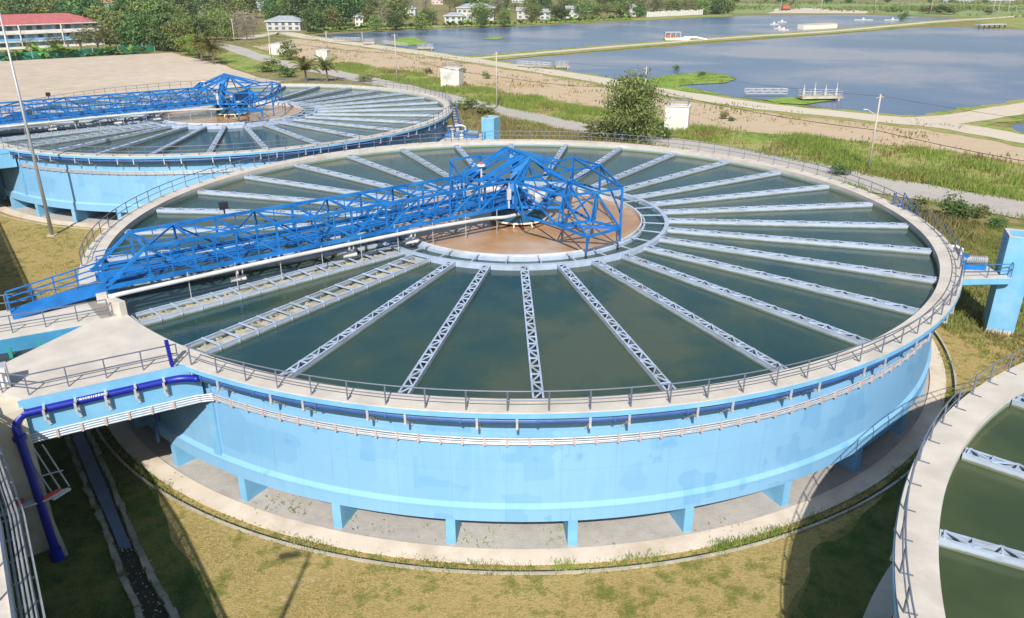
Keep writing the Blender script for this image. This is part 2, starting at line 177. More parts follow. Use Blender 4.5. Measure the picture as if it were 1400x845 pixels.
def simple(name, col, rough=.6, var=.12, scale=3.0, metal=0.0, bmp=0.0, dirt=None):
    m, nt, b = new_mat(name); v = wpos(nt)
    c = ramp(nt, nz(nt, v, scale, 5), [(.3, tuple(x*(1-var) for x in col)), (.7, tuple(min(1, x*(1+var)) for x in col))])
    if dirt:
        d = ramp(nt, nz(nt, v, scale*.37, 6, .65), [(.5, (0,0,0)), (.72, (1,1,1))])
        c = mix(nt, c, dirt, d)
    nt.links.new(c, b.inputs['Base Color']); b.inputs['Roughness'].default_value = rough; b.inputs['Metallic'].default_value = metal
    if bmp: bump(nt, b, nz(nt, v, scale*6, 4), bmp, .03)
    return m
def soil(name, stops, s1=.05, s2=.6, s3=6., rough=.95, bmp=.4, bd=.08, w2=.45):
    """ground material: big patches broken up by two finer noises"""
    m, nt, b = new_mat(name); v = wpos(nt)
    a = nz(nt, v, s1, 5, .6, .4); c = nz(nt, v, s2, 5, .65); d = nz(nt, v, s3, 4, .7)
    mm = N(nt, 'ShaderNodeMath', operation='MULTIPLY_ADD'); nt.links.new(c, mm.inputs[0]); mm.inputs[1].default_value = w2
    m2 = N(nt, 'ShaderNodeMath', operation='MULTIPLY_ADD'); nt.links.new(a, m2.inputs[0]); m2.inputs[1].default_value = 1-w2-.2; nt.links.new(mm.outputs[0], m2.inputs[2])
    nt.links.new(d, mm.inputs[2]); mm.inputs[2].default_value = 0
    m3 = N(nt, 'ShaderNodeMath', operation='MULTIPLY'); nt.links.new(d, m3.inputs[0]); m3.inputs[1].default_value = .2
    nt.links.new(m3.outputs[0], mm.inputs[2])
    nt.links.new(ramp(nt, m2.outputs[0], stops), b.inputs['Base Color']); b.inputs['Roughness'].default_value = rough
    b.inputs['Specular IOR Level'].default_value = .15
    bump(nt, b, d, bmp, bd); return m
M = {}
def paint_wall(name, base, dark, lite):
    """light blue masonry paint: repaint patches in rows, faint streaks, a weathered foot"""
    m, nt, b = new_mat(name); v = wpos(nt)
    tc = N(nt, 'ShaderNodeTexCoord').outputs['Object']
    sx = N(nt, 'ShaderNodeSeparateXYZ'); nt.links.new(tc, sx.inputs[0])
    at = N(nt, 'ShaderNodeMath', operation='ARCTAN2'); nt.links.new(sx.outputs['Y'], at.inputs[0]); nt.links.new(sx.outputs['X'], at.inputs[1])
    ml = N(nt, 'ShaderNodeMath', operation='MULTIPLY'); nt.links.new(at.outputs[0], ml.inputs[0]); ml.inputs[1].default_value = 29.
    cb = N(nt, 'ShaderNodeCombineXYZ'); nt.links.new(ml.outputs[0], cb.inputs['X']); nt.links.new(sx.outputs['Z'], cb.inputs['Y'])
    vo = N(nt, 'ShaderNodeTexVoronoi', distance='CHEBYCHEV'); vo.inputs['Scale'].default_value = .62; vo.inputs['Randomness'].default_value = .85
    nt.links.new(cb.outputs[0], vo.inputs['Vector'])
    sr = N(nt, 'ShaderNodeSeparateColor'); nt.links.new(vo.outputs['Color'], sr.inputs[0])
    c = mix(nt, base, dark, ramp(nt, sr.outputs[0], [(.0, (0,0,0)), (.70, (.12,.12,.12)), (.76, (.5,.5,.5)), (1., (.7,.7,.7))]))
    mp = N(nt, 'ShaderNodeMapping'); mp.inputs['Scale'].default_value = (1.6, .12, 1); nt.links.new(cb.outputs[0], mp.inputs['Vector'])
    st = ramp(nt, nz(nt, mp.outputs[0], 1.1, 5, .6), [(.52, (0,0,0)), (.72, (.4,.4,.4))])
    c = mix(nt, c, lite, st)
    big = ramp(nt, nz(nt, cb.outputs[0], .14, 4, .6), [(.35, (0,0,0)), (.7, (.45,.45,.45))]); c = mix(nt, c, lite, big)
    sp = ramp(nt, nz(nt, cb.outputs[0], .75, 6, .62), [(.63, (0,0,0)), (.69, (.55,.55,.55))]); c = mix(nt, c, dark, sp)
    mq = N(nt, 'ShaderNodeMapping'); mq.inputs['Scale'].default_value = (2.6, .16, 1); mq.inputs['Location'].default_value = (7., 3., 0); nt.links.new(cb.outputs[0], mq.inputs['Vector'])
    c = mix(nt, c, (.16,.22,.26), ramp(nt, nz(nt, mq.outputs[0], 1.2, 6, .65), [(.60, (0,0,0)), (.72, (.38,.38,.38))]))
    bk = N(nt, 'ShaderNodeTexBrick'); bk.inputs['Scale'].default_value = 1.; bk.inputs['Mortar Size'].default_value = .018; bk.inputs['Brick Width'].default_value = 2.44; bk.inputs['Row Height'].default_value = 2.02; bk.offset = 0.
    nt.links.new(cb.outputs[0], bk.inputs['Vector']); bf = N(nt, 'ShaderNodeMath', operation='MULTIPLY'); nt.links.new(bk.outputs['Fac'], bf.inputs[0]); bf.inputs[1].default_value = .35; c = mix(nt, c, dark, bf.outputs[0])
    nt.links.new(c, b.inputs['Base Color']); b.inputs['Roughness'].default_value = .62; b.inputs['Specular IOR Level'].default_value = .3
    bump(nt, b, nz(nt, v, 2.2, 6), .12, .04); return m
def water(name, stops, scale, rip=3., rough=.06, bs=.08, anis=(1,1,1), dist=.15):
    m, nt, b = new_mat(name); v = wpos(nt)
    nt.links.new(ramp(nt, nz(nt, v, scale, 5, .6, dist), stops), b.inputs['Base Color'])
    b.inputs['Roughness'].default_value = rough; b.inputs['IOR'].default_value = 1.33
    bump(nt, b, nz(nt, wpos(nt, anis), rip, 3), bs, .05); return m
LB, LBD, LBL = (.19,.405,.635), (.11,.31,.555), (.265,.48,.68)
M['wall'] = paint_wall('light_blue_paint', LB, LBD, LBL)
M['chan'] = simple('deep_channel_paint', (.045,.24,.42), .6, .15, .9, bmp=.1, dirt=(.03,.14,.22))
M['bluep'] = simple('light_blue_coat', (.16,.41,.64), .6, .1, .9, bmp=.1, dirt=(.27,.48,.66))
M['conc'] = simple('deck_concrete', (.53,.49,.44), .9, .12, .9, bmp=.25, dirt=(.42,.38,.33))
M['conc_old'] = simple('weathered_concrete', (.42,.38,.31), .92, .22, .9, bmp=.35, dirt=(.23,.21,.17))
M['conc_pier'] = simple('stained_pier_concrete', (.55,.50,.40), .92, .15, .6, bmp=.3, dirt=(.20,.18,.14))
M['apron'] = simple('apron_concrete', (.62,.53,.43), .92, .1, .8, bmp=.3, dirt=(.46,.37,.28))
M['truss'] = simple('bright_blue_enamel', (.004,.135,.44), .48, .32, 1.1, dirt=(.03,.20,.46))
M['truss_d'] = simple('blue_deck_plate', (.008,.15,.46), .5, .25, 1.2)
M['pipe_d'] = simple('deep_blue_pipe_paint', (.004,.014,.26), .4, .12, 1.5)
M['pipe_l'] = simple('faded_blue_pipe_paint', (.035,.10,.29), .5, .25, 1.2)
M['steel'] = simple('galvanised_steel', (.55,.57,.60), .5, .14, 4., .35)
M['trough'] = simple('pale_trough_paint', (.35,.43,.57), .6, .14, 1.6, dirt=(.27,.31,.34))
M['weir'] = simple('weir_plate', (.52,.55,.60), .6, .12, 1.6, dirt=(.36,.38,.38))
M['rail'] = simple('slate_rail_paint', (.13,.15,.20), .5, .12, 2.)
M['rail_b'] = simple('blue_rail_paint', (.05,.17,.34), .5, .12, 2.)
M['white'] = simple('white_paint', (.66,.66,.64), .6, .08, 1.2, dirt=(.55,.54,.5))
M['greywhite'] = simple('grey_white_coat', (.52,.54,.56), .6, .12, 1.2, dirt=(.36,.37,.36))
M['cream'] = simple('cream_casing', (.70,.66,.55), .5, .1, 3.)
M['red'] = simple('red_clamp', (.62,.08,.05), .5, .1, 3.)
M['launder'] = simple('scummy_launder_floor', (.40,.37,.29), .9, .25, 2.5, dirt=(.12,.11,.07))
M['hut'] = simple('stained_hut_render', (.66,.65,.61), .85, .12, .8, bmp=.2, dirt=(.36,.35,.31))
M['redroof'] = simple('red_roof_tile', (.40,.12,.12), .8, .18, .6)
M['greyroof'] = simple('grey_roof_sheet', (.30,.32,.36), .8, .15, .5)
M['glass'] = simple('dark_window_glass', (.08,.14,.22), .15, .3, .5)
M['black'] = simple('black_casing', (.02,.02,.025), .5, .1, 3.)
M['dark'] = simple('dark_channel', (.035,.05,.055), .6, .3, 2.)
M['teal'] = simple('teal_drum_paint', (.01,.09,.17), .5, .2, 1.)
M['mesh'] = simple('green_fence_net', (.012,.15,.10), .9, .5, .3)
M['wood'] = simple('bark', (.13,.10,.075), .95, .25, 3.)
M['pole'] = simple('pole_concrete', (.44,.40,.34), .9, .12, 1.)
M['lpole'] = simple('lamp_pole_zinc', (.42,.44,.46), .5, .08, 1., .4)
M['cable'] = simple('cable_sheath', (.03,.03,.035), .6, .1, 2.)
M['rust'] = simple('rusty_red_machine', (.38,.10,.05), .7, .2, 1.)
M['lawn'] = soil('dry_lawn', [(.40,(.16,.17,.04)),(.445,(.25,.225,.065)),(.475,(.34,.265,.095)),(.503,(.47,.34,.15)),(.53,(.38,.29,.105)),(.555,(.30,.25,.08)),(.60,(.50,.36,.19))], .2, 1.1, 9., bmp=1., bd=.09, w2=.5)
M['ground'] = soil('scrub_ground', [(.38,(.07,.11,.03)),(.46,(.15,.17,.05)),(.51,(.29,.23,.11)),(.56,(.18,.18,.06)),(.62,(.11,.15,.04))], .045, .4, 5.)
M['field'] = soil('far_field', [(.38,(.12,.20,.07)),(.46,(.19,.27,.10)),(.52,(.26,.31,.13)),(.58,(.17,.25,.08)),(.64,(.28,.29,.14))], .012, .06, .6)
M['sand'] = soil('sand_lot', [(.38,(.42,.35,.27)),(.5,(.51,.43,.34)),(.62,(.58,.50,.41))], .02, .25, 3., bmp=.2)
M['bank'] = soil('earth_bank', [(.38,(.36,.28,.15)),(.45,(.46,.35,.23)),(.51,(.53,.41,.29)),(.56,(.44,.36,.26)),(.62,(.52,.39,.25))], .04, .5, 4., bmp=.5)
M['marsh'] = soil('marsh_grass', [(.38,(.10,.20,.03)),(.47,(.19,.32,.05)),(.53,(.28,.36,.09)),(.62,(.16,.28,.04))], .05, .5, 5., bmp=.6, bd=.15)
M['gravel'] = soil('gravel_track', [(.3,(.32,.29,.27)),(.5,(.42,.39,.36)),(.7,(.48,.45,.42))], .06, .8, 9., bmp=.5)
M['dirt'] = soil('dirt_track', [(.3,(.46,.40,.32)),(.5,(.56,.49,.40)),(.7,(.60,.54,.45))], .03, .5, 5., bmp=.2)
M['grassy'] = soil('bank_grass', [(.39,(.09,.16,.03)),(.455,(.18,.26,.05)),(.50,(.27,.30,.08)),(.545,(.38,.31,.15)),(.58,(.20,.25,.06)),(.63,(.30,.29,.10))], .05, .5, 5., bmp=.6, bd=.15)
M['gravel_in'] = soil('gravel_bed', [(.38,(.36,.34,.31)),(.5,(.44,.41,.38)),(.62,(.50,.47,.43))], .2, 1.6, 14., bmp=.6)
M['mud'] = soil('ditch_mud', [(.3,(.012,.016,.012)),(.55,(.03,.034,.024)),(.72,(.08,.08,.06))], .4, 2., 14., rough=.5)
M['twater'] = water('settling_tank_water', [(.38,(.018,.052,.056)),(.47,(.027,.064,.060)),(.54,(.037,.070,.054)),(.61,(.062,.085,.060))], .12, 5., .05, .14)
M['owater'] = water('olive_tank_water', [(.38,(.040,.062,.028)),(.47,(.054,.076,.032)),(.54,(.068,.088,.037)),(.62,(.09,.11,.05))], .12, 5., .05, .14)
M['pond'] = water('pond_water', [(.40,(.06,.105,.22)),(.475,(.08,.125,.24)),(.525,(.15,.165,.26)),(.60,(.24,.23,.29))], .014, .55, .22, 1., (1,.45,1), .7)
M['sludge'] = water('brown_sludge', [(.40,(.36,.205,.105)),(.48,(.42,.26,.145)),(.54,(.42,.285,.195)),(.62,(.47,.35,.26))], .2, 4., .2, .12)
def stained_trough():
    m, nt, b = new_mat('trough_paint_stained'); v = wpos(nt)
    sx = N(nt, 'ShaderNodeSeparateXYZ'); nt.links.new(v, sx.inputs[0])
    ad = N(nt, 'ShaderNodeMath', operation='MULTIPLY_ADD'); nt.links.new(nz(nt, v, 1.6, 5), ad.inputs[0]); ad.inputs[1].default_value = .16; nt.links.new(sx.outputs['Z'], ad.inputs[2])
    mr = N(nt, 'ShaderNodeMapRange'); nt.links.new(ad.outputs[0], mr.inputs[0]); mr.inputs[1].default_value = 7.09; mr.inputs[2].default_value = 7.16
    base = mix(nt, (.39,.46,.57), (.27,.31,.35), ramp(nt, nz(nt, v, .8, 6, .65), [(.5,(0,0,0)),(.7,(1,1,1))]))
    nt.links.new(mix(nt, (.15,.17,.13), base, mr.outputs[0]), b.inputs['Base Color']); b.inputs['Roughness'].default_value = .6; return m
M['trough_s'] = stained_trough()
def stained_lining():
    m, nt, b = new_mat('tank_lining'); v = wpos(nt)
    sx = N(nt, 'ShaderNodeSeparateXYZ'); nt.links.new(v, sx.inputs[0])
    ad = N(nt, 'ShaderNodeMath', operation='MULTIPLY_ADD'); nt.links.new(nz(nt, v, 1.3, 4), ad.inputs[0]); ad.inputs[1].default_value = .12; nt.links.new(sx.outputs['Z'], ad.inputs[2])
    mr = N(nt, 'ShaderNodeMapRange'); nt.links.new(ad.outputs[0], mr.inputs[0]); mr.inputs[1].default_value = 7.14; mr.inputs[2].default_value = 7.24
    c = mix(nt, (.21,.25,.18), (.38,.54,.68), mr.outputs[0]); nt.links.new(c, b.inputs['Base Color']); b.inputs['Roughness'].default_value = .7; return m
M['inner'] = stained_lining()
def leaf_mat(name, dark, mid, lite, rough=.6):
    m, nt, b = new_mat(name)
    g = N(nt, 'ShaderNodeNewGeometry'); oi = N(nt, 'ShaderNodeObjectInfo')
    c = ramp(nt, g.outputs['Random Per Island'], [(0., dark), (.5, mid), (1., lite)])
    hs = N(nt, 'ShaderNodeHueSaturation'); nt.links.new(c, hs.inputs['Color'])
    mr = N(nt, 'ShaderNodeMapRange'); nt.links.new(oi.outputs['Random'], mr.inputs[0]); mr.inputs[3].default_value = .475; mr.inputs[4].default_value = .525
    nt.links.new(mr.outputs[0], hs.inputs['Hue'])
    mv = N(nt, 'ShaderNodeMapRange'); nt.links.new(oi.outputs['Random'], mv.inputs[0]); mv.inputs[3].default_value = .75; mv.inputs[4].default_value = 1.3
    nt.links.new(mv.outputs[0], hs.inputs['Value'])
    nt.links.new(hs.outputs['Color'], b.inputs['Base Color']); b.inputs['Roughness'].default_value = rough
    b.inputs['Specular IOR Level'].default_value = .25
    tl = N(nt, 'ShaderNodeBsdfTranslucent'); nt.links.new(hs.outputs['Color'], tl.inputs['Color'])
    ms = N(nt, 'ShaderNodeMixShader'); ms.inputs[0].default_value = .3
    nt.links.new(b.outputs[0], ms.inputs[1]); nt.links.new(tl.outputs[0], ms.inputs[2])
    nt.links.new(ms.outputs[0], nt.nodes['Material Output'].inputs['Surface']); return m
M['L_bushy'] = leaf_mat('mid_green_leaves', (.111,.171,.045), (.178,.245,.067), (.297,.342,.119))
M['L_dark'] = leaf_mat('dark_green_leaves', (.055,.110,.034), (.090,.166,.048), (.159,.241,.069))
M['L_airy'] = leaf_mat('olive_leaves', (.111,.130,.046), (.176,.195,.072), (.273,.273,.117))
M['L_dry'] = leaf_mat('dry_grey_twigs', (.225,.194,.150), (.312,.275,.206), (.400,.362,.275))
M['L_palm'] = leaf_mat('palm_fronds', (.09,.12,.03), (.17,.19,.05), (.32,.29,.09))
M['L_big'] = leaf_mat('big_tree_leaves', (.11,.15,.045), (.18,.225,.07), (.28,.31,.11))
M['L_bright'] = leaf_mat('bright_green_leaves', (.110,.207,.028), (.179,.303,.048), (.303,.413,.083))
M['L_grass'] = leaf_mat('tall_grass_blades', (.12,.19,.03), (.21,.28,.05), (.34,.34,.11))
M['L_straw'] = leaf_mat('straw_blades', (.17,.14,.05), (.26,.20,.08), (.34,.27,.12))
M['L_turf'] = leaf_mat('turf_blades', (.15,.16,.04), (.28,.23,.085), (.42,.32,.14))
M['L_scrubg'] = leaf_mat('weed_blades', (.13,.16,.04), (.20,.24,.06), (.34,.32,.12))
M['L_scrub'] = leaf_mat('scrub_blades', (.11,.12,.04), (.20,.17,.07), (.31,.23,.13))
# ---------------------------------------------------------------- ground and ground patches
def jit(pts, step=4., amp=.6, seed=0):
    out = []; n = len(pts)
    for i in range(n):
        a = Vector(pts[i]); b = Vector(pts[(i+1)%n]); L = (b-a).length; k = max(1, min(60, int(L/step)))
        for j in range(k):
            q = a.lerp(b, j/k); nn = noise.noise_vector(Vector((q.x*.12, q.y*.12, seed)))+.6*noise.noise_vector(Vector((q.x*.45, q.y*.45, seed+9)))
            out.append((q.x+nn.x*amp, q.y+nn.y*amp))
    return out
def patch(name, pts, z, mat, step=4., amp=.8, seed=0, skirt=0.0):
    b = MB(); q = jit(pts, step, amp, seed)
    ar = sum(q[i][0]*q[(i+1)%len(q)][1]-q[(i+1)%len(q)][0]*q[i][1] for i in range(len(q)))
    if ar < 0: q = q[::-1]
    b.face([(x, y, z) for x, y in q]); return struct(b.build(name, mat))
def smooth_line(pts, k=6):
    out = []; P_ = [Vector(p) for p in pts]
    for i in range(len(P_)-1):
        p0, p1, p2, p3 = P_[max(i-1,0)], P_[i], P_[i+1], P_[min(i+2,len(P_)-1)]
        for j in range(k):
            t = j/k; out.append(.5*((2*p1)+(p2-p0)*t+(2*p0-5*p1+4*p2-p3)*t*t+(3*p1-p0-3*p2+p3)*t**3))
    return out+[P_[-1]]
def road(name, pts, w, z, mat, amp=.35, seed=1, k=8, prof=None):
    L = smooth_line(pts, k); b = MB(); rows = []
    for i, q in enumerate(L):
        d = (L[min(i+1,len(L)-1)]-L[max(i-1,0)]).normalized(); nn = Vector((-d.y, d.x))
        ww = w(i/(len(L)-1)) if callable(w) else w
        e = [noise.noise(Vector((q.x*.2, q.y*.2, seed+s*7)))*amp*2 for s in (0,1)]
        rows.append([(*(q+nn*(ww/2+e[0])), z), (*(q-nn*(ww/2+e[1])), z)])
    for i in range(len(rows)-1): b.face([rows[i][0], rows[i][1], rows[i+1][1], rows[i+1][0]])
    return struct(b.build(name, mat))
g_ = MB(); S_ = 2500.
for i in range(10):
    for j in range(10):
        x0 = -S_+i*S_/5; y0 = -S_+j*S_/5; g_.face([(x0,y0,0),(x0+S_/5,y0,0),(x0+S_/5,y0+S_/5,0),(x0,y0+S_/5,0)])
struct(g_.build('ground', M['ground']))
patch('lawn', [(-75,-75),(70,-75),(70,-12),(33,-6),(31,12),(20,30),(-12,30),(-40,40),(-75,40)], .012, M['lawn'], 3., .8, 3)
M['lawn_shade_half'] = soil('half_shade_painted_lawn', [(.39,(.07,.11,.03)),(.45,(.14,.15,.04)),(.51,(.25,.21,.07)),(.56,(.16,.16,.045)),(.62,(.30,.23,.10))], .2, 1., 11., bmp=.9, bd=.07)  # in-between tone for the edge of the painted lawn shade
M['damp'] = soil('shade_painted_lawn', [(.39,(.035,.07,.018)),(.45,(.06,.10,.025)),(.51,(.10,.13,.035)),(.56,(.17,.16,.05)),(.62,(.07,.11,.03))], .2, 1., 11., bmp=.9, bd=.07)  # greener grass, darkened so the colour carries some of the shade
patch('shade_painted_lawn', [(10.5,-42),(11.4,-33.5),(13.6,-29.2),(15.6,-26.9),(18.5,-24.6),(22,-22.0),(26,-17.6),(29,-14),(34,-20),(20,-50)], .022, M['damp'], .7, 1.1, 13)  # shade of the lower right tank painted into the lawn colour
patch('shade_painted_margin', [(8.5,-42),(10.4,-34.2),(12.4,-29.9),(14.2,-27.9),(17.5,-25.4),(21,-23.0),(26,-17.6),(29,-14),(34,-20),(20,-50)], .018, M['lawn_shade_half'], .7, 1.3, 16)  # paler border that softens the edge of the painted tank shade
patch('shade_painted_ditch_lawn', [(-29,-17),(-23.,-19),(-20,-22.5),(-17.6,-26.5),(-15.0,-29.8),(-12.6,-33.5),(-10.5,-37.5),(-17,-42),(-25,-31),(-31,-22)], .022, M['damp'], 1.2, .7, 14)  # greener ditch grass, with the walkway building's shade painted into its colour
patch('green_verge', VERGE, .07, M['grassy'], 4, 1., 15)
patch('far_field', FIELD, .05, M['field'], 30, 4, 1); patch('field_margin', FIELD2, .04, M['grassy'], 20, 3, 2)
patch('bare_earth', FIELDTAN, .09, M['dirt'], 20, 4, 4)
patch('sand_lot', SAND_LOT, .03, M['sand'], 8, 1.2, 5)
patch('earth_bank', EMBANK, .05, M['bank'], 6, 1.2, 6)
patch('grass_strip', STRIP, .08, M['grassy'], 4, 1.1, 7)
patch('far_bank', FARBANK, .1, M['grassy'], 12, 1.5, 8)
road('gravel_track', GRAVEL, lambda t: 7.0+1.6*t, .10, M['gravel'], .5)
patch('pond_water_far', POND1, .07, M['pond'], 8, 1.2, 9)
patch('pond_water_main', POND2, .07, M['pond'], 5, .8, 10)
patch('pond_water_corner', POND3, .07, M['pond'], 4, .5, 11)
road('dike_grass', DIKE, lambda t: 15+6*t, .12, M['grassy'], 1.2, 3)
road('shore_grass', DIRT, lambda t: 13-1.*t, .09, M['grassy'], 1.5, 4)
road('shore_grass_branch', DIRT_BRANCH, 13, .095, M['grassy'], 1., 5)
road('dike_track', DIKE, lambda t: 4.2+3*t, .16, M['dirt'], .4, 6)
road('dirt_track', DIRT, lambda t: 8.5-1.2*t, .14, M['dirt'], .5, 7)
road('dirt_track_branch', DIRT_BRANCH, 7.5, .155, M['dirt'], .4, 8)
for i, q in enumerate((ISLET1, ISLET2, ISLET3, ISLET4)): patch('mud_islet', q, .17+.01*i, M['marsh'], 2, .8, 20+i)
# ---------------------------------------------------------------- blades (uncountable grass and reeds)
def inside(p, poly):
    c = False; n = len(poly); x, y = p
    for i in range(n):
        x1, y1 = poly[i]; x2, y2 = poly[(i+1)%n]
        if (y1 > y) != (y2 > y) and x < (x2-x1)*(y-y1)/(y2-y1)+x1: c = not c
    return c
def blades(name, poly, n, h, w, mat, lean=.4, dens=None, seed=0, per=5, spread=.3, ok=None, zb=.05, pw=2):
    r = random.Random(seed+77); xs = [q[0] for q in poly]; ys = [q[1] for q in poly]; b = MB(); made = 0; tries = 0
    while made < n and tries < n*40:
        tries += 1
        x, y = r.uniform(min(xs), max(xs)), r.uniform(min(ys), max(ys))
        if not inside((x, y), poly) or (ok and not ok(x, y)): continue
        k = noise.noise(Vector((x*(dens or .15), y*(dens or .15), seed)))*.5+.5
        if r.random() > (k*1.5)**pw: continue
        made += 1
        hh = h*(.45+.9*k)*r.uniform(.7, 1.25)
        for _ in range(per):
            a = r.uniform(0, 2*PI); bx, by = x+r.gauss(0, spread), y+r.gauss(0, spread); l = lean*hh*r.uniform(.2, 1)
            dx, dy = math.cos(a)*w/2, math.sin(a)*w/2; la = r.uniform(0, 2*PI); lx, ly = math.cos(la)*l, math.sin(la)*l
            z = hh*r.uniform(.6, 1.15)
            b.face([(bx-dx,by-dy,zb),(bx+dx,by+dy,zb),(bx+dx*.7+lx*.4,by+dy*.7+ly*.4,z*.6),(bx+lx,by+ly,z),(bx-dx*.7+lx*.4,by-dy*.7+ly*.4,z*.6)])
    return tag(b.build(name, mat), kind='stuff')
T1 = (0., 0.); T2 = (-38.6, 51.3); T3 = (38.6, -51.3)
def clear(x, y, m=31.6): return all(math.hypot(x-c[0], y-c[1]) > m for c in (T1, T2, T3))
tag(blades('tall_grass', STRIP, 4600, .85, .10, M['L_grass'], .55, .12, 1, 9, .5, None, .05, 5), 'tall bright green grass along the far side of the gravel track', 'grass')
tag(blades('strip_straw', STRIP, 900, .8, .14, M['L_straw'], .4, .11, 31, 6, .5, None, .05, 4), 'dry straw tufts among the grass beyond the gravel track', 'grass')
tag(blades('scrub', [(-14,64),(0,52),(20,40),(34,22),(41,10),(49,22),(30,45),(18,66),(6,80),(-6,98),(-18,114),(-14,84)], 5200, .8, .13, M['L_scrub'], .4, .2, 2, 5, .4, clear), 'brown and green scrub between the tanks and the gravel track', 'scrub')
GL = smooth_line(GRAVEL[3:], 12)
def by_track(x, y):
    d = min((x-q.x)**2+(y-q.y)**2 for q in GL)**.5
    return 3.2 < d < 5.4
tag(blades('track_verge', [(-36,150),(-36,130),(46,12),(64,12),(64,34),(-10,140)], 1300, .55, .10, M['L_grass'], .6, .12, 23, 8, .45, by_track, .1, 3), 'ragged green grass creeping over both edges of the gravel track', 'grass')
tag(blades('meadow_grass', [(31,-2),(33,-16),(27,-22),(38,-21),(52,-10),(60,8),(48,22),(38,14)], 5200, .42, .055, M['L_grass'], .5, .25, 3, 7, .2, clear), 'lush yellow green grass around the blue tower', 'grass')
tag(blades('dry_stalks', [(31,-2),(33,-16),(27,-22),(38,-21),(52,-10),(60,8),(48,22),(38,14)], 1800, .5, .05, M['L_straw'], .5, .3, 4, 6, .25, clear), 'straw coloured stalks among the grass by the tower', 'grass')
near_lawn = [(-30,-40),(24,-40),(26,-14),(-5,-28),(-31,-8)]
tag(blades('turf', near_lawn, 22000, .06, .028, M['L_turf'], .9, .35, 5, 4, .16, lambda x, y: clear(x, y, 31.3), .0), 'short dry turf in front of the big tank', 'grass')
left_lawn = [(-62,-2),(-31,-2),(-32,10),(-40,21),(-52,22),(-70,18)]
tag(blades('turf_left', left_lawn, 5000, .12, .05, M['L_turf'], .8, .3, 6, 4, .2, clear, .0), 'short yellow turf between the two tanks at the left', 'grass')
ring = [pv(31.2, 195+i*2.5, 0)[:2] for i in range(60)]+[pv(30.35, 345-i*2.5, 0)[:2] for i in range(60)]
tag(blades('weed_fringe', ring, 1900, .17, .04, M['L_scrubg'], .6, .35, 7, 5, .1), 'weeds growing along the drain around the concrete apron', 'weeds')
kr = [pv(31.0, 272+i*2., 0)[:2] for i in range(14)]+[pv(30.35, 298-i*2., 0)[:2] for i in range(14)]
tag(blades('kerb_weeds', kr, 200, .28, .04, M['L_grass'], .5, .5, 17, 6, .12, None, .05, 4), 'taller bright green weeds along the drain at the front right of the apron', 'weeds')
gr = [pv(29.9, 232+i*2.5, 0)[:2] for i in range(28)]+[pv(28.2, 302-i*2.5, 0)[:2] for i in range(28)]
tag(blades('bed_weeds', gr, 26, .22, .06, M['L_grass'], .8, .55, 8, 9, .3), 'scattered weeds on the gravel bed beneath the tank', 'weeds')
tag(blades('bank_tufts', EMBANK, 420, .6, .25, M['L_scrub'], .5, .06, 9, 8, 1.1, None, .05, 4), 'tufts of grass scattered over the bare earth bank', 'grass')
tag(blades('islet_reeds', ISLET1, 420, .5, .16, M['L_bright'], .6, .2, 10, 5, .5, None, .15), 'green reeds on the mud islet in the main pond', 'reeds')
tag(blades('field_scrub', FIELD, 700, 1.8, 1.6, M['L_bushy'], .3, .012, 12, 6, 3., None, .05, 5), 'hedges and rough grass across the far fields', 'scrub')
# ---------------------------------------------------------------- the settling tank and everything repeated on the other two
GAP = (204., 238.)          # where the bridge and the inlet channel meet the rim
def in_gap(a): return GAP[0] < a % 360 < GAP[1]
ZD, ZW, ZT = 7.5, 6.95, 7.36
def lathe_obj(name, prof, mat, parent, n=240, a0=0, a1=360, smooth=True, loc=(0,0,0)):
    b = MB(); b.lathe(prof, n, a0, a1); o = b.build(name, mat, parent)
    return o
tank = thing('settling_tank', (0,0,0), 'large light blue round settling tank in the middle, with brown sludge at its hub', 'tank', 'round settling tanks')
wall = lathe_obj('wall', [(0,1.42),(29.28,1.42),(29.28,2.12),(29.1,2.30),(29.1,7.28),(28.8,7.28),(28.8,1.8),(0,1.8)], M['wall'], tank, 288)
lathe_obj('rim_deck', [(28.77,7.22),(30.,7.22),(30.,7.5),(28.77,7.5),(28.77,7.22)], M['conc'], tank, 288)
lathe_obj('inner_lining', [(28.785,6.5),(28.785,7.24)], M['inner'], tank, 288)
lathe_obj('edge_band', [(30.004,7.215),(30.03,7.215),(30.03,7.44),(30.004,7.44)], M['bluep'], tank, 288)
cb_ = MB(); cb_.box((27.72,0,.715), (3.1,.44,1.43)); col0 = None
for k in range(33):
    a = math.radians(263.4+k*360/33)
    if col0 is None: col0 = cb_.build('column', M['bluep'], tank); col0.rotation_euler = (0,0,a)
    else: child(col0, tank, (0,0,0), a)
pb_ = MB(); pb_.box((29.14,0,4.6), (.16,.5,4.9)); po = pb_.build('pilaster', M['bluep'], tank); po.rotation_euler = (0,0,math.radians(238.6))
pb_ = MB(); pb_.tube([(29.2,0,7.2),(29.2,0,2.1),(29.38,0,2.0),(29.38,0,1.0)], .11, 8); po = pb_.build('downpipe', M['pipe_l'], tank, True); po.rotation_euler = (0,0,math.radians(255.9)) if False else (0,0,math.radians(228.))
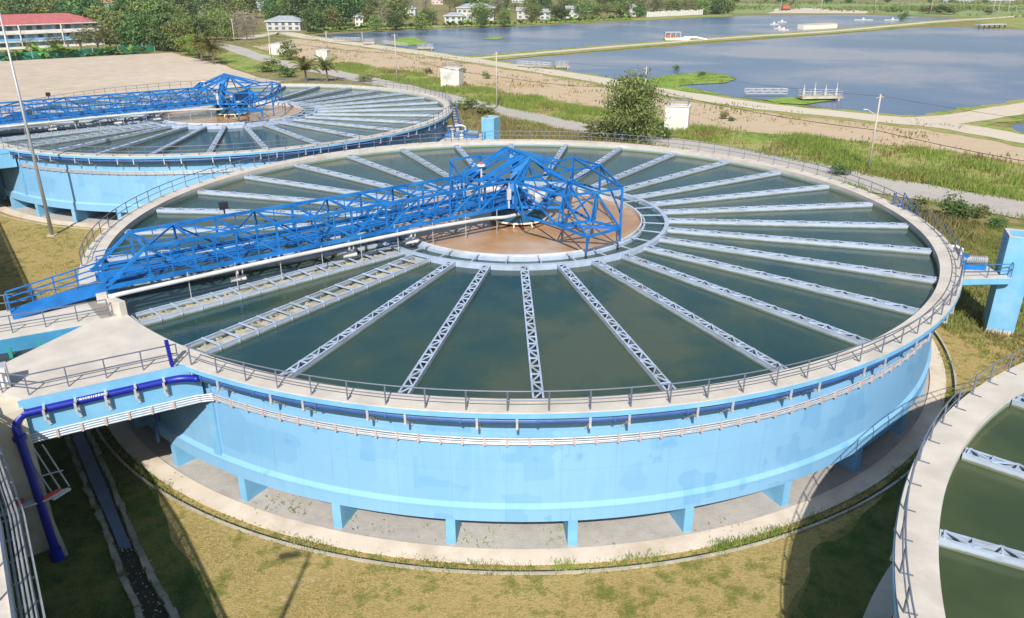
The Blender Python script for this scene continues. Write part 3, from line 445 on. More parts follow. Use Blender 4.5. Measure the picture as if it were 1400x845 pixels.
# feedwell and collector ring
lathe_obj('feedwell_wall', [(9.24,6.5),(9.24,7.34),(9.34,7.34),(9.34,6.5)], M['weir'], tank, 180)
lathe_obj('feedwell_weir', [(9.44,7.20),(9.58,7.16),(9.58,6.7),(9.54,6.7),(9.54,7.12),(9.44,7.16)], M['trough'], tank, 180)
lathe_obj('collector_ring', [(10.98,6.6),(10.98,7.30),(11.3,7.30),(11.3,6.6)], M['trough'], tank, 180)
sb = MB(); sb.bar((9.36,0,7.26), (10.97,0,7.26), .08, .06); s0 = None
for k in range(30):
    a = math.radians(13.2+12*k)
    if s0 is None: s0 = sb.build('ring_strut', M['trough'], tank); s0.rotation_euler = (0,0,a)
    else: child(s0, tank, (0,0,0), a)
# collection troughs: U channels with a lattice on top
def trough_mesh(w, wide):
    r0, r1 = 11.28, 28.72; b = MB()
    for s in (-1, 1): b.box(((r0+r1)/2, s*w/2, 6.98), (r1-r0, .05, .52))
    b.box(((r0+r1)/2, 0, 6.86), (r1-r0, w-.05, .06)); b.box((r1-.03, 0, 6.98), (.05, w-.05, .46))
    l = MB()
    for s in (-1, 1): l.box(((r0+r1)/2, s*(w/2-.01), 7.262), (r1-r0, .09, .04))
    if not wide:
        n = 21; st = (r1-r0-.3)/n
        for i in range(n+1): l.bar((r0+.15+i*st, -w/2, 7.29), (r0+.15+i*st, w/2, 7.29), .07, .05)
        for i in range(n):
            x0 = r0+.15+i*st; q = ((x0, -w/2), (x0+st, w/2)) if i % 2 else ((x0, w/2), (x0+st, -w/2))
            l.bar((*q[0], 7.295), (*q[1], 7.295), .075, .05)
    else:
        n = 15; st = (r1-r0-.3)/n
        for i in range(n+1): l.bar((r0+.15+i*st, -w/2, 7.30), (r0+.15+i*st, w/2, 7.30), .09, .07)
        for s in (-1, 1):
            for i in range(n+1): b.box((r0+.15+i*st, s*(w/2+.05), 6.9), (.05,.05,.62))
    c = MB()
    if wide:
        c.box(((r0+r1)/2, .0, 6.98), (r1-r0-.2, w*.40, .16))
        rr = random.Random(5)
        for i in range(60): c.box((rr.uniform(r0+.4, r1-.4), -w*.3+rr.uniform(-.1,.1), 6.97), (rr.uniform(.1,.4), rr.uniform(.08,.2), .13), rr.uniform(0,3))
    return b, l, c
tb, tl_, _ = trough_mesh(.46, False); wb, wl, wc = trough_mesh(1.45, True)
tro = wtro = None
for k in range(30):
    a = math.radians(7.2+12*k); wide = k in (17, 18, 19)
    if wide:
        if wtro is None:
            wtro = wb.build('wide_trough', M['trough_s'], tank); wtro.rotation_euler = (0,0,0)
            wtro['label'] = 'wide open trough with rungs instead of lattice'
            wl_o = wl.build('rung_frame', M['trough'], wtro); wc_o = wc.build('launder_floor', M['launder'], wtro); wtro.rotation_euler = (0,0,a)
        else:
            t = child(wtro, tank, (0,0,0), a); child(wl_o, t); child(wc_o, t)
    else:
        if tro is None:
            tro = tb.build('collection_trough', M['trough_s'], tank); tl_o = tl_.build('lattice_cover', M['trough'], tro); tro.rotation_euler = (0,0,a)
        else:
            t = child(tro, tank, (0,0,0), a); child(tl_o, t)
# water and sludge
def tank_water(c, tagname):
    b = MB(); b.lathe([(9.36,ZW),(28.8,ZW)], 180, c=c); struct(b.build('tank_water', M['owater' if c is T3 else 'twater']))
    b = MB(); b.face([(c[0]+9.22*math.cos(2*PI*i/96), c[1]+9.22*math.sin(2*PI*i/96), 7.02) for i in range(96)]); struct(b.build('sludge_pool', M['sludge']))
for c in (T1, T2, T3): tank_water(c, '')
# handrail round the rim
rail = thing('rim_handrail', (0,0,ZD), 'thin grey handrail around the outer rim of the middle tank', 'railing', 'handrails round the tank rims')
rb = MB()
for z, r in ((8.42, .03), (7.98, .024)):
    rb.tube([pv(29.86, GAP[1]+.6+i*(360-GAP[1]+GAP[0]-1.2)/200, z) for i in range(201)], r, 6)
rb.build('rail', M['rail'], rail)
pb = MB(); pb.bar((29.86,0,7.5), (29.86,0,8.42), .055); pb.bar((29.86,0,7.52), (29.50,0,7.52), .05, .03); p0 = None
na = 99; 
for k in range(na):
    a = math.radians(GAP[1]+.8+k*(360-GAP[1]+GAP[0]-1.6)/(na-1))
    if p0 is None: p0 = pb.build('post', M['rail'], rail, loc=(0,0,0)); p0.rotation_euler = (0,0,a)
    else: child(p0, rail, (0,0,0), a)
# big blue pipe under the rim
def ring_pipe():
    t = thing('ring_main_pipe', (0,0,6.9), 'faded blue water pipe hung under the rim of the middle tank', 'pipe', 'blue pipes under the tank rims')
    b = MB(); b.tube([pv(29.78, 238+i*328/220, 6.98) for i in range(221)], .15, 10); b.build('pipe', M['pipe_l'], t, True)
    f = MB(); f.tube([(29.78,-.05,6.98),(29.78,.05,6.98)], .20, 12); f0 = None
    for k in range(52):
        a = math.radians(240+k*6.2)
        if f0 is None: f0 = f.build('flange', M['pipe_l'], t); f0.rotation_euler = (0,0,a)
        else: child(f0, t, (0,0,0), a)
    h = MB(); h.box((29.98,0,6.98), (.06,.1,.5)); h.box((29.58,0,6.72), (.9,.1,.1)); h.box((29.16,0,6.55), (.10,.14,.7)); h.bar((29.2,0,6.3), (29.7,0,6.7), .07); h0 = None
    for k in range(36):
        for d in (0, 3.2):
            a = math.radians(239+k*9.05+d)
            if h0 is None: h0 = h.build('bracket', M['steel'], t); h0.rotation_euler = (0,0,a)
            else: child(h0, t, (0,0,0), a)
    return t
rpipe = ring_pipe()
def conduits():
    t = thing('conduit_run', (0,0,5.6), 'bundle of silver conduits with red clamps round the middle tank wall', 'conduit', 'conduit bundles round the tank walls')
    for i, (r, z) in enumerate(((29.2,5.74),(29.24,5.65),(29.24,5.55),(29.2,5.46))):
        b = MB(); b.tube([pv(r, 238.8+i*.05+j*190/160, z) for j in range(161)], .036, 6); b.build('conduit', M['steel'], t, True)
    c = MB(); c.box((29.25,0,5.60), (.12,.09,.36)); c0 = None
    for k in range(98):
        a = math.radians(240+k*1.9)
        if c0 is None: c0 = c.build('clamp', M['redpale'], t); c0.rotation_euler = (0,0,a)
        else: child(c0, t, (0,0,0), a)
    return t
M['redpale'] = simple('faded_red_clamp', (.50,.38,.36), .6, .15, 2.)
cond = conduits()
# apron, gravel bed, drain and kerb round the foot of each tank
def foot(c):
    for nm, r0, r1, z, mt in (('gravel_bed', 0.1, 29.62, .03, 'gravel_in'), ('drain_channel', 30.84, 31.0, .035, 'mud'))[:1 if c is T3 else 2]:
        b = MB(); b.lathe([(r1, z), (r0, z)][::-1], 180, c=c); struct(b.build(nm, M[mt]))
    b = MB(); b.lathe([(29.55,.0),(29.55,.12),(30.50,.09),(30.50,.0)], 180, c=c); struct(b.build('apron_path', M['apron']))
    if c is T3: return
    b = MB(); b.lathe([(30.99,.0),(30.99,.09),(31.12,.09),(31.12,.0)], 180, c=c); struct(b.build('drain_kerb', M['conc_old']))
for c in (T1, T2, T3): foot(c)
# ---------------------------------------------------------------- scraper bridge
def un(u, n, z): return (.8*u+.6*n, .6*u-.8*n, z)
br = thing('scraper_bridge', (0,0,7.1), 'bright blue lattice bridge over the middle tank, reaching the brown sludge well', 'bridge', 'blue scraper bridges')
def part(nm, fn, mat='truss', par=None, sm=False, label=None):
    b = MB(); fn(b); o = b.build(nm, M[mat], par or br, sm)
    if label: o['label'] = label
    return o
HW, ZB, ZTp = 1.78, 8.8, 10.62
U = [-26.9+2.45*i for i in range(11)]
for s in (-1, 1):
    part('bottom_chord', lambda b: b.bar(un(-29.3, s*HW, ZB), un(1.5, s*HW, ZB), .16, .22))
    part('top_chord', lambda b: b.bar(un(U[0], s*HW, ZTp), un(U[-1], s*HW, ZTp), .16, .18))
    part('end_post', lambda b: b.bar(un(-29.2, s*HW, ZB), un(U[0], s*HW, ZTp), .16, .16))
    for i, u_ in enumerate(U):
        part('vertical', lambda b: b.bar(un(u_, s*HW, ZB), un(u_, s*HW, ZTp), .12))
        if i < 10:
            a, c = (u_, U[i+1]) if i < 5 else (U[i+1], u_)
            part('diagonal', lambda b: b.bar(un(a, s*HW, ZTp-.05), un(c, s*HW, ZB+.08), .11))
        if i < 10: part('mid_post', lambda b: b.bar(un(u_+1.22, s*HW, ZB), un(u_+1.22, s*HW, ZTp), .055))
    for z in (ZB+.55, ZB+1.05): part('guard_bar', lambda b: b.bar(un(-29, s*1.70, z), un(-2, s*1.70, z), .05))
for s in (-1, 1):
    for i, u_ in enumerate(U):
        part('gusset', lambda b: [b.hexa([un(u_-.22, s*(HW+.085), z-.17), un(u_+.22, s*(HW+.085), z-.17), un(u_+.22, s*(HW+.10), z-.17), un(u_-.22, s*(HW+.10), z-.17)], [un(u_-.15, s*(HW+.085), z+.17), un(u_+.15, s*(HW+.085), z+.17), un(u_+.15, s*(HW+.10), z+.17), un(u_-.15, s*(HW+.10), z+.17)]) for z in (ZB+.12,)])
for i, u_ in enumerate(U):
    part('top_crossbar', lambda b: b.bar(un(u_, -HW, ZTp+.02), un(u_, HW, ZTp+.02), .13, .12))
    part('floor_beam', lambda b: b.bar(un(u_, -HW, ZB-.06), un(u_, HW, ZB-.06), .14, .2))
    if i < 10:
        part('top_brace', lambda b: b.bar(un(u_, (-1)**i*HW, ZTp), un(U[i+1], -(-1)**i*HW, ZTp), .10, .08))
        part('floor_brace', lambda b: b.bar(un(u_, (-1)**i*HW, ZB-.12), un(U[i+1], -(-1)**i*HW, ZB-.12), .10, .08))
part('walkway', lambda b: [b.hexa([un(u0+.02,-.85,ZB+.02), un(u0+1.2,-.85,ZB+.02), un(u0+1.2,.85,ZB+.02), un(u0+.02,.85,ZB+.02)],
     [un(u0+.02,-.85,ZB+.08), un(u0+1.2,-.85,ZB+.08), un(u0+1.2,.85,ZB+.08), un(u0+.02,.85,ZB+.08)]) for u0 in [-29.2+1.225*k for k in range(25)]], 'truss_d')
for s in (-1, 1): part('walkway_rail', lambda b: [b.bar(un(-29,s*.9,ZB+1.0), un(-3,s*.9,ZB+1.0), .05), b.bar(un(-29,s*.9,ZB+.5), un(-3,s*.9,ZB+.5), .04)]+[b.bar(un(-29+1.6*k,s*.9,ZB), un(-29+1.6*k,s*.9,ZB+1.0), .05) for k in range(17)])
# white discharge pipe along the viewer's side
part('discharge_pipe', lambda b: b.tube(smooth3(PIPE), .15, 10), 'white', sm=True) if False else None
def smooth3(pts, k=5):
    out = []; P_ = [Vector(p) for p in pts]
    for i in range(len(P_)-1):
        p0, p1, p2, p3 = P_[max(i-1,0)], P_[i], P_[i+1], P_[min(i+2,len(P_)-1)]
        for j in range(k):
            t = j/k; out.append(.5*((2*p1)+(p2-p0)*t+(2*p0-5*p1+4*p2-p3)*t*t+(3*p1-p0-3*p2+p3)*t**3))
    return out+[P_[-1]]
part('discharge_pipe', lambda b: b.tube(smooth3(PIPE), .125, 10), 'greywhite', sm=True)
for k in range(9): part('hanging_rod', lambda b: b.bar(un(-25+2.7*k, 1.85, ZB), un(-25+2.7*k, 1.85, 6.9), .04), 'steel')
for u_ in (-22.5, -15.2, -10.6):
    part('scum_roller', lambda b: [b.tube([un(u_,1.2,7.55), un(u_+.9,1.3,7.55)], .16, 10), b.bar(un(u_+.45,1.25,7.6), un(u_+.45,1.25,8.75), .1), b.bar(un(u_+.75,1.25,7.6), un(u_+.75,1.25,8.75), .06)], 'white')
# end carriage: boxed stair girder down to the rim walk
def ramp_(b):
    for (u0, u1, a0, a1, c0, c1) in ((-33.6,-29.0,7.50,7.93,7.76,8.42), (-29.0,-26.5,7.93,8.55,8.42,8.80)):
        b.hexa([un(u0,-1.,a0), un(u1,-1.,a1), un(u1,.1,a1), un(u0,.1,a0)][::-1], [un(u0,-1.,c0), un(u1,-1.,c1), un(u1,.1,c1), un(u0,.1,c0)][::-1])
part('access_ramp', ramp_, 'truss_d')
part('ramp_rail', lambda b: [b.bar(un(-33.6,-1.0,7.76+h), un(-29.0,-1.0,8.42+h), .07) for h in (.33,.66,.98)]+[b.bar(un(-33.6+1.15*k,-1.0,7.7+.165*k), un(-33.6+1.15*k,-1.0,8.74+.165*k), .07) for k in range(5)])
part('ramp_rail', lambda b: [b.bar(un(-33.6,-1.0,7.76+h), un(-33.6,-.4,7.76+h), .06) for h in (.4,.98)]+[b.bar(un(-33.6,-.4,7.7), un(-33.6,-.4,8.74), .06)])
for s_ in (-1, 1): part('carriage_leg', lambda b: b.box(un(-28.9, s_*1.3, 8.1), (.5,.4,1.2), .64), 'truss_d')
# hub: cross arms, ridge frame, plates, drive
Z = NODES
def L_(nm, lst, w, mat='truss'):
    for (a, c) in lst:
        A_ = Z[a] if isinstance(a, str) else a; C_ = Z[c] if isinstance(c, str) else c
        part(nm, lambda b: b.bar(A_, C_, w), mat)
mid = lambda a, c, t: tuple(Z[a][i]+(Z[c][i]-Z[a][i])*t for i in range(3))
dn = lambda k, z=8.8: (Z[k][0], Z[k][1], z)
L_('hub_chord', [('L2','A'),('Rr','l615'),('A','Tp'),('Tp','Tm'),('N1','Tm'),('l615','l657'),('r784','r821'),('r821','Tt'),('r784','Tt'),('Tm','Tt'),('E1','r821'),('E2','r784'),('E1','N1'),('E1','A'),('E2','l657'),('E1','E2')], .14)
L_('hub_foot', [('B0','B4'),('B4','B1'),('B1','B2'),('B2','B3'),('B3',dn('N1')),(dn('A'),'B0'),(dn('A'),dn('N1')),(dn('N1'),dn('r784')),('B3','B4'),(dn('l657'),dn('r784')),(dn('r821'),dn('r784')),(dn('r821'),'B3'),(dn('l615'),dn('l657')),(dn('Rr'),dn('l615')),('B4','B2')], .15)
L_('hub_post', [('A',dn('A')),('Tm',dn('Tm')),('Tp',dn('Tp')),('N1',dn('N1')),('r784',dn('r784')),('r821',dn('r821')),('l615',dn('l615')),('l657',dn('l657')),('Tt',dn('Tt',7.6)),('B1',dn('B1',7.9)),('B2',dn('B2',7.9)),('Rr',dn('Rr')),('L2',dn('L2'))], .12)
L_('hub_brace', [('Tp','B1'),('Tm','B2'),('A','B4'),('Tm','B4'),('N1','B3'),('r821',dn('Tt')),('r784',dn('N1')),('l615',dn('Rr')),('l657',dn('l615')),('r821',dn('r784')),('A',dn('N1')),('Tt','B2')], .10)
L_('ridge_leg', [('apR','apF'),('apF','L2'),('apR','Rr'),('apF','A'),('apF','N1'),('apF',mid('E1','r821',.45)),('apR','E2'),('apF','E1'),('apR',mid('E2','r784',.4)),('apF',dn('A')),('apR',dn('E2'))], .16)
L_('ridge_leg', [(mid('apR','apF',.35), mid('Rr','L2',.3)), (mid('apR','apF',.6), mid('Rr','L2',.75)), (mid('apF','A',.5), dn('A'))], .12)
def slab(b, q, t=.05):
    q = [Vector(v) for v in q]; nn = (q[1]-q[0]).cross(q[2]-q[0]).normalized()*t
    b.hexa([v-nn for v in q], [v+nn for v in q])
for t0, t1 in ((.04,.20), (.66,.86)):
    part('cover_plate', lambda b: slab(b, [mid('apR','apF',t0), mid('apR','apF',t1), mid('Rr','L2',t1-.05), mid('Rr','L2',t0-.05)], .03), 'truss_d')
def tri(b, a, c, d, s0, s1):
    b.hexa
    q = [Vector(mid(a, c, s0)), Vector(mid(a, c, s1)), Vector(mid(a, d, s1)), Vector(mid(a, d, s0))]
    slab(b, q, .025)
part('cover_plate', lambda b: tri(b, 'apF', 'A', 'L2', .12, .55), 'truss_d')
part('cover_plate', lambda b: tri(b, 'apF', 'N1', 'E1', .15, .6), 'truss_d')
part('gusset_plate', lambda b: slab(b, [Z['Tp'], Z['N1'], (Z['N1'][0], Z['N1'][1], 9.5), (Z['Tp'][0], Z['Tp'][1], 9.7)], .03), 'truss_d')
part('drive_tower', lambda b: [b.bar(un(-1.6,1.2,8.7), un(-.6,.4,12.), .5, .06), b.bar(un(-1.6,-1.2,8.7), un(-.6,-.4,12.), .5, .06), b.bar(un(1.4,.9,8.7), un(.2,.3,12.), .4, .06)], 'truss_d')
for k, (a, c) in enumerate(((('B0'),('N1')), ('B4','Tp'), ('B3','Tm'), ('B1','Tm'), ('B0','A'))):
    part('hub_lacing', lambda b: b.bar(Z[a], Z[c], .08))
part('floor_grating', lambda b: b.prism([un(-4,-1.6,0)[:2], un(-4,1.6,0)[:2], un(4.5,1.4,0)[:2], un(4.5,-1.4,0)[:2]], 8.70, 8.76), 'truss_d')
for k in range(8): part('grating_rail', lambda b: [b.bar(un(-3.5+k, 1.5, 8.7), un(-3.5+k, 1.5, 9.8), .05), b.bar(un(-3.5+k, 1.5, 9.75), un(-2.5+k, 1.5, 9.75), .05)])
part('hub_platform', lambda b: b.lathe([(0,8.55),(2.3,8.55),(2.3,8.68),(0,8.68)], 32), 'truss_d')
part('drive_drum', lambda b: b.lathe([(0,7.3),(2.1,7.3),(2.1,8.3),(1.6,8.5),(0,8.5)], 40), 'teal')
part('drum_rim', lambda b: b.lathe([(1.95,7.22),(2.16,7.22),(2.16,7.34),(1.95,7.34),(1.95,7.22)], 40), 'cream')
for k in range(10): part('drum_leg', lambda b: b.bar(pv(2.05, 36*k+8, 7.24), pv(2.35, 36*k+8, 6.9), .08), 'white')
part('gearbox', lambda b: [b.lathe([(0,8.68),(.6,8.68),(.6,9.2),(.45,9.45),(0,9.45)], 20, c=(1.2,-1.1)), b.tube([(1.2,-1.1,9.3),(2.0,-1.5,9.3)], .24, 14)], 'steel')
part('drive_motor', lambda b: b.tube([(1.9,-.3,9.3),(2.8,-.6,9.3)], .28, 14), 'truss_d')
part('junction_box', lambda b: b.box((1.6,-.2,9.0), (.5,.5,.6)), 'steel')
part('lube_pot', lambda b: b.tube([(.9,-2.0,9.2),(.9,-2.0,9.9)], .28, 12), 'steel')
part('motor_cap', lambda b: b.tube([(1.25,-1.15,9.45),(1.25,-1.15,9.62)], .2, 12), 'rust')
part('control_box', lambda b: b.box((-.75,-2.9,9.75), (.3,.26,.8), .3), 'steel')
part('box_stand', lambda b: b.bar((-.75,-2.9,8.7), (-.75,-2.9,9.3), .1), 'white')
part('warning_light', lambda b: [b.bar((-2.75,-1.5,8.9), (-2.75,-1.5,11.5), .08), b.lathe([(0,11.5),(.32,11.5),(.26,11.6),(0,11.64)], 16, c=(-2.75,-1.5))], 'white')
part('lamp_cap', lambda b: b.lathe([(0,11.645),(.17,11.645),(.14,11.75),(0,11.77)], 12, c=(-2.75,-1.5)), 'red')
part('turntable_rail', lambda b: b.lathe([(2.6,8.6),(2.8,8.6),(2.8,8.72),(2.6,8.72),(2.6,8.6)], 40), 'truss')
fl = thing('floodlight', FLOOD, 'small black floodlight on the top chord of the near bridge', 'floodlight', 'floodlights on the bridges')
b = MB(); b.box((FLOOD[0], FLOOD[1], FLOOD[2]+.42), (.5,.3,.42), .6); b.build('lamp_housing', M['black'], fl)
b = MB(); b.bar((FLOOD[0], FLOOD[1], FLOOD[2]-.1), (FLOOD[0], FLOOD[1], FLOOD[2]+.24), .08); b.build('yoke', M['black'], fl)
# ---------------------------------------------------------------- inlet channel joining the tank from the left
ich = thing('inlet_channel', (-21.,-24.,5.), 'pale concrete inlet channel and slab joining the left side of the middle tank', 'channel', 'inlet channels')
arc = [pv(28.79, a, 0)[:2] for a in (221.6, 224, 226.5, 229, 231.5, 234, 236, 237.6)]
slabp = arc+[(-16.06,-25.46),(-21.55,-28.69),(-22.9,-28.0),(-24.8,-26.4),(-24.4,-25.6),(-23.9,-24.2)]
slab2 = [pv(30.002, a, 0)[:2] for a in (221.6, 224, 226.5, 229, 231.5, 234, 236, 237.4)]+[(-16.2,-25.58),(-21.55,-28.72),(-22.95,-28.0),(-24.8,-26.4),(-24.4,-25.6),(-23.9,-24.2)]
b = MB(); b.prism(slab2, 7.2, 7.507); b.build('cover_slab', M['conc'], ich)
def vwall(b, p, q, z0, z1, t):
    d = Vector((q[0]-p[0], q[1]-p[1])).normalized(); nn = Vector((-d.y, d.x))*t/2
    b.prism([(p[0]+nn.x,p[1]+nn.y),(q[0]+nn.x,q[1]+nn.y),(q[0]-nn.x,q[1]-nn.y),(p[0]-nn.x,p[1]-nn.y)], z0, z1)
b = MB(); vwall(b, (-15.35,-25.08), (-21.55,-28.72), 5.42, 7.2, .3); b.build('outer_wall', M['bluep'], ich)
b = MB(); vwall(b, (-15.5,-25.35), (-21.6,-28.94), 6.95, 7.49, .12); b.build('fascia', M['bluep'], ich)
b = MB(); b.prism([(-21.3,-20.2),(-15.6,-25.0),(-21.5,-28.5),(-23.2,-27.8),(-30.6,-22.8),(-24.,-19.0)], 5.3, 5.5); b.build('channel_floor', M['conc_old'], ich)
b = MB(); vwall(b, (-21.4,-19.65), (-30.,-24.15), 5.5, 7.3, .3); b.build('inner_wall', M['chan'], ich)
b = MB(); b.prism([(-21.6,-19.7),(-22.9,-16.7),(-29.,-19.3),(-31.6,-20.6),(-30.,-24.25)], 7.24, 7.5); b.build('walkway_slab', M['conc'], ich)
b = MB(); b.prism([(-21.8,-19.95),(-29.5,-24.),(-27.5,-26.),(-24.5,-25.6),(-23.95,-24.2),(-21.75,-20.3)], 6.55, 6.6); b.build('channel_water', M['dark'], ich)
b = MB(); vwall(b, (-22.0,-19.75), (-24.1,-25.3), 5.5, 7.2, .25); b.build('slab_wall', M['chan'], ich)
M['bafflegreen'] = simple('green_baffle', (.02,.30,.24), .6, .15, 2.)
for k in range(5):
    x, y = -23.2-1.15*k, -20.9-.62*k
    b = MB(); b.box((x-.1, y-.75, 6.85), (.16,.16,.6), .5); b.build('baffle_post', M['bafflegreen'], ich)
b = MB(); b.prism([(-23.0,-17.0),(-22.75,-17.6),(-23.5,-17.95),(-23.8,-17.35)], 7.5, 8.02); b.build('bridge_plinth', M['conc'], ich)
b = MB(); b.bar((-22.1,-19.1,7.9), (-21.2,-19.7,7.9), .35, .8); b.build('end_upstand', M['conc'], ich)
def handrail(name, pts, label, group=None, mat='rail', h=.95, step=1.6, mid_=.5):
    t = thing(name, (*pts[0][:2], pts[0][2]), label, 'railing', group); r = MB()
    for a, c in zip(pts[:-1], pts[1:]):
        for hh in (h, mid_): r.bar((a[0],a[1],a[2]+hh), (c[0],c[1],c[2]+hh), .05)
    r.build('rail', M[mat], t)
    for a, c in zip(pts[:-1], pts[1:]):
        A_, C_ = Vector(a), Vector(c); n = max(1, round((C_-A_).length/step))
        for i in range(n+(1 if c == pts[-1] else 0)):
            q = A_.lerp(C_, i/n); p_ = MB(); p_.bar(q, (q.x, q.y, q.z+h), .055); p_.build('post', M[mat], t)
    return t
hr1 = handrail('channel_handrail', [(-16.15,-25.3,7.507),(-21.4,-28.4,7.507),(-22.7,-28.15,7.507)], 'grey handrail along the edge of the cream slab above the blue channel wall', 'handrails on the inlet channels')
hr2 = handrail('walkway_handrail', [(-22.0,-19.75,7.5),(-29.8,-24.0,7.5)], 'grey handrail beside the open channel under the near bridge end', 'handrails on the inlet channels')
hr3 = handrail('edge_handrail', [(-23.1,-17.0,7.5),(-31.0,-20.4,7.5)], 'handrail along the back edge of the channel walkway at the far left', 'handrails on the inlet channels')
# deep blue drop pipe
dp = thing('drop_pipe', (-21.,-30.,0), 'deep blue pipe running along the channel wall and dropping to the lawn', 'pipe', 'deep blue drop pipes')
na_ = Vector((-.5165,.0,0))
b = MB(); b.tube(smooth3([(-15.1,-25.85,6.93),(-16.0,-25.83,6.93),(-17.2,-26.45,6.93),(-21.0,-28.73,6.93),(-21.45,-29.0,6.90),(-21.68,-29.25,6.6),(-21.6,-29.42,6.0),(-21.42,-29.6,4.6),(-21.0,-30.0,.2)], 6), .18, 12); b.build('pipe', M['pipe_d'], dp, True)
b = MB(); b.tube([(-21.05,-29.98,.55),(-20.98,-30.0,.0)], .27, 12); b.build('foot_flange', M['pipe_d'], dp)
b = MB(); b.tube([(-21.61,-29.41,6.1),(-21.58,-29.43,5.9)], .27, 12); b.build('flange', M['pipe_d'], dp)
b = MB(); b.bar((-16.3,-25.62,6.9), (-16.45,-25.5,8.75), .16); b.build('vent_riser', M['pipe_d'], dp)
b = MB(); b.bar((-20.75,-29.72,0), (-21.6,-29.55,5.4), .16); b.build('strut', M['conc_old'], dp)
def stencil(parent, p, q, n, up, out):
    b = MB(); r = random.Random(3); P0, P1 = Vector(p), Vector(q); t = 0
    while t < 1:
        l = r.uniform(.04,.1); a = P0.lerp(P1, t); c = P0.lerp(P1, min(1, t+l)); b.bar(a, c, .02, up); t += l+.022
    return b.build('stencil_marking', M['white'], parent)
stencil(dp, (-18.55,-27.42,7.07), (-19.6,-28.05,7.07), 8, .09, 0)
for k in range(5):
    t = .12+.2*k; x, y = -16.0-5.2*t, -25.72-3.08*t
    b = MB(); b.box((x+.05, y-.1, 7.1), (.1,.5,.08), .53); b.box((x+.1,y-.28,6.75), (.1,.08,.5), .53); b.bar((x+.1,y-.22,6.6),(x,y+.15,6.3), .08); b.box((x+.02,y+.1,6.5), (.12,.1,.8), .53); b.build('bracket', M['steel'], dp)
cr = thing('channel_conduit_run', (-21.,-28.6,5.5), 'silver conduits with red clamps along the bottom of the blue channel wall', 'conduit', 'conduit runs on the inlet channels')
for i in range(4):
    z = 5.42+.12*i; b = MB(); b.tube(smooth3([pv(29.22, 239.5, z), (-15.35,-25.28-.02*i, z), (-16.1,-25.68, z), (-21.3,-28.74, z), (-21.9,-29.05, z-.25), (-22.05,-29.12, z-.9), (-21.9,-29.2, 3.1+.03*i)], 5), .048, 6); b.build('conduit', M['steel'], cr, True)
for k in range(6):
    t = (k+.3)/6; b = MB(); b.box((-16.2-5.0*t, -25.77-2.94*t, 5.6), (.09,.12,.40), .53); b.build('clamp', M['redpale'], cr)
ct = thing('cable_tray', (-21.5,-29.5,3.), 'galvanised cable tray with red clamps projecting from the pale pier', 'cable tray')
b = MB()
for i in range(5): b.tube([(-20.45-.08*i,-28.85-.17*i,3.0), (-22.5-.05*i,-30.2-.17*i,2.9)], .05, 6)
for k in range(5): t = k/4; b.bar((-20.45-2*t,-28.85-1.35*t,2.93), (-20.8-2*t,-29.55-1.35*t,2.93), .06)
b.bar((-20.42,-28.8,2.95),(-20.78,-29.6,2.95), .1); b.build('tray', M['steel'], ct)
for t in (.15, .72):
    b = MB(); b.bar((-20.45-2*t,-28.85-1.35*t,3.08), (-20.8-2*t,-29.55-1.35*t,3.08), .12); b.build('clamp', M['red'], ct)
b = MB()
for i in range(3): b.bar((-20.5-.3*i,-28.7-.2*i,3.0), (-21.1-.3*i,-28.85-.2*i,5.3), .05)
b.bar((-20.55,-28.75,3.9), (-21.3,-29.2,3.9), .05); b.build('ladder_rungs', M['steel'], ct)
cab = thing('control_cabinet', (-23.1,-27.7,7.507), 'pale grey control cabinet on the cream slab at the left edge of the photo', 'cabinet')
b = MB(); b.box((-23.1,-27.7,8.05), (.9,.6,1.0), .53); b.build('casing', M['steel'], cab); b = MB(); b.box((-22.93,-27.99,8.05), (.78,.03,.86), .53); b.build('door', M['white'], cab)
b = MB(); b.box((-23.1,-27.7,7.53), (.8,.5,.1), .53); b.build('plinth', M['black'], cab)
# ---------------------------------------------------------------- walkway building at the lower left
wb_ = thing('walkway_building', (-19.,-36.,0), 'long grey concrete walkway building along the left edge, casting the wide shadow on the lawn', 'building')
ME = [(-5.6,-53.2),(-13.33,-41.81),(-16.7,-36.96),(-21.8,-30.5),(-40.9,-6.4),(-56.8,15.3),(-75.,40.)]     # outer line of the cable ladder
def inset(q, k=.7): return (q[0]-.81*k, q[1]-.58*k)
b = MB(); b.prism([inset(q) for q in ME]+[inset(q, 9.) for q in ME[::-1]], 7.6, 8.0); b.build('deck', M['conc'], wb_)
b = MB(); b.prism([inset(q, 2.2) for q in ME]+[inset(q, 8.5) for q in ME[::-1]], 0, 7.6); b.build('wall', M['conc_old'], wb_)
b = MB(); b.prism([(-21.35,-29.05),(-22.45,-29.93),(-24.2,-28.3),(-23.0,-27.2)], 0, 7.19); b.build('pier', M['conc_pier'], wb_)
b = MB(); vw = [inset(q, .68) for q in ME]
for e0, e1 in zip(vw[:-1], vw[1:]): vwall(b, e0, e1, 7.55, 8.12, .08)
b.build('edge_beam', M['steel'], wb_)
hr4 = handrail('deck_handrail', [(*inset(q,.95), 8.0) for q in ME[:4]], 'pale steel handrail on the walkway building at the bottom left corner', None, 'rail', 1.0, 1.5)
hr5 = handrail('inner_handrail', [(*inset(q,2.0), 8.0) for q in ME[:4]], 'inner handrail on the walkway building deck at the bottom left corner', None, 'rail', 1.0, 1.5)
pr = thing('cable_ladder', (-18.,-35.,7.6), 'steel cable ladder with grey pipes clipped outside the walkway building deck', 'cable ladder')
lb = MB(); vb = MB()
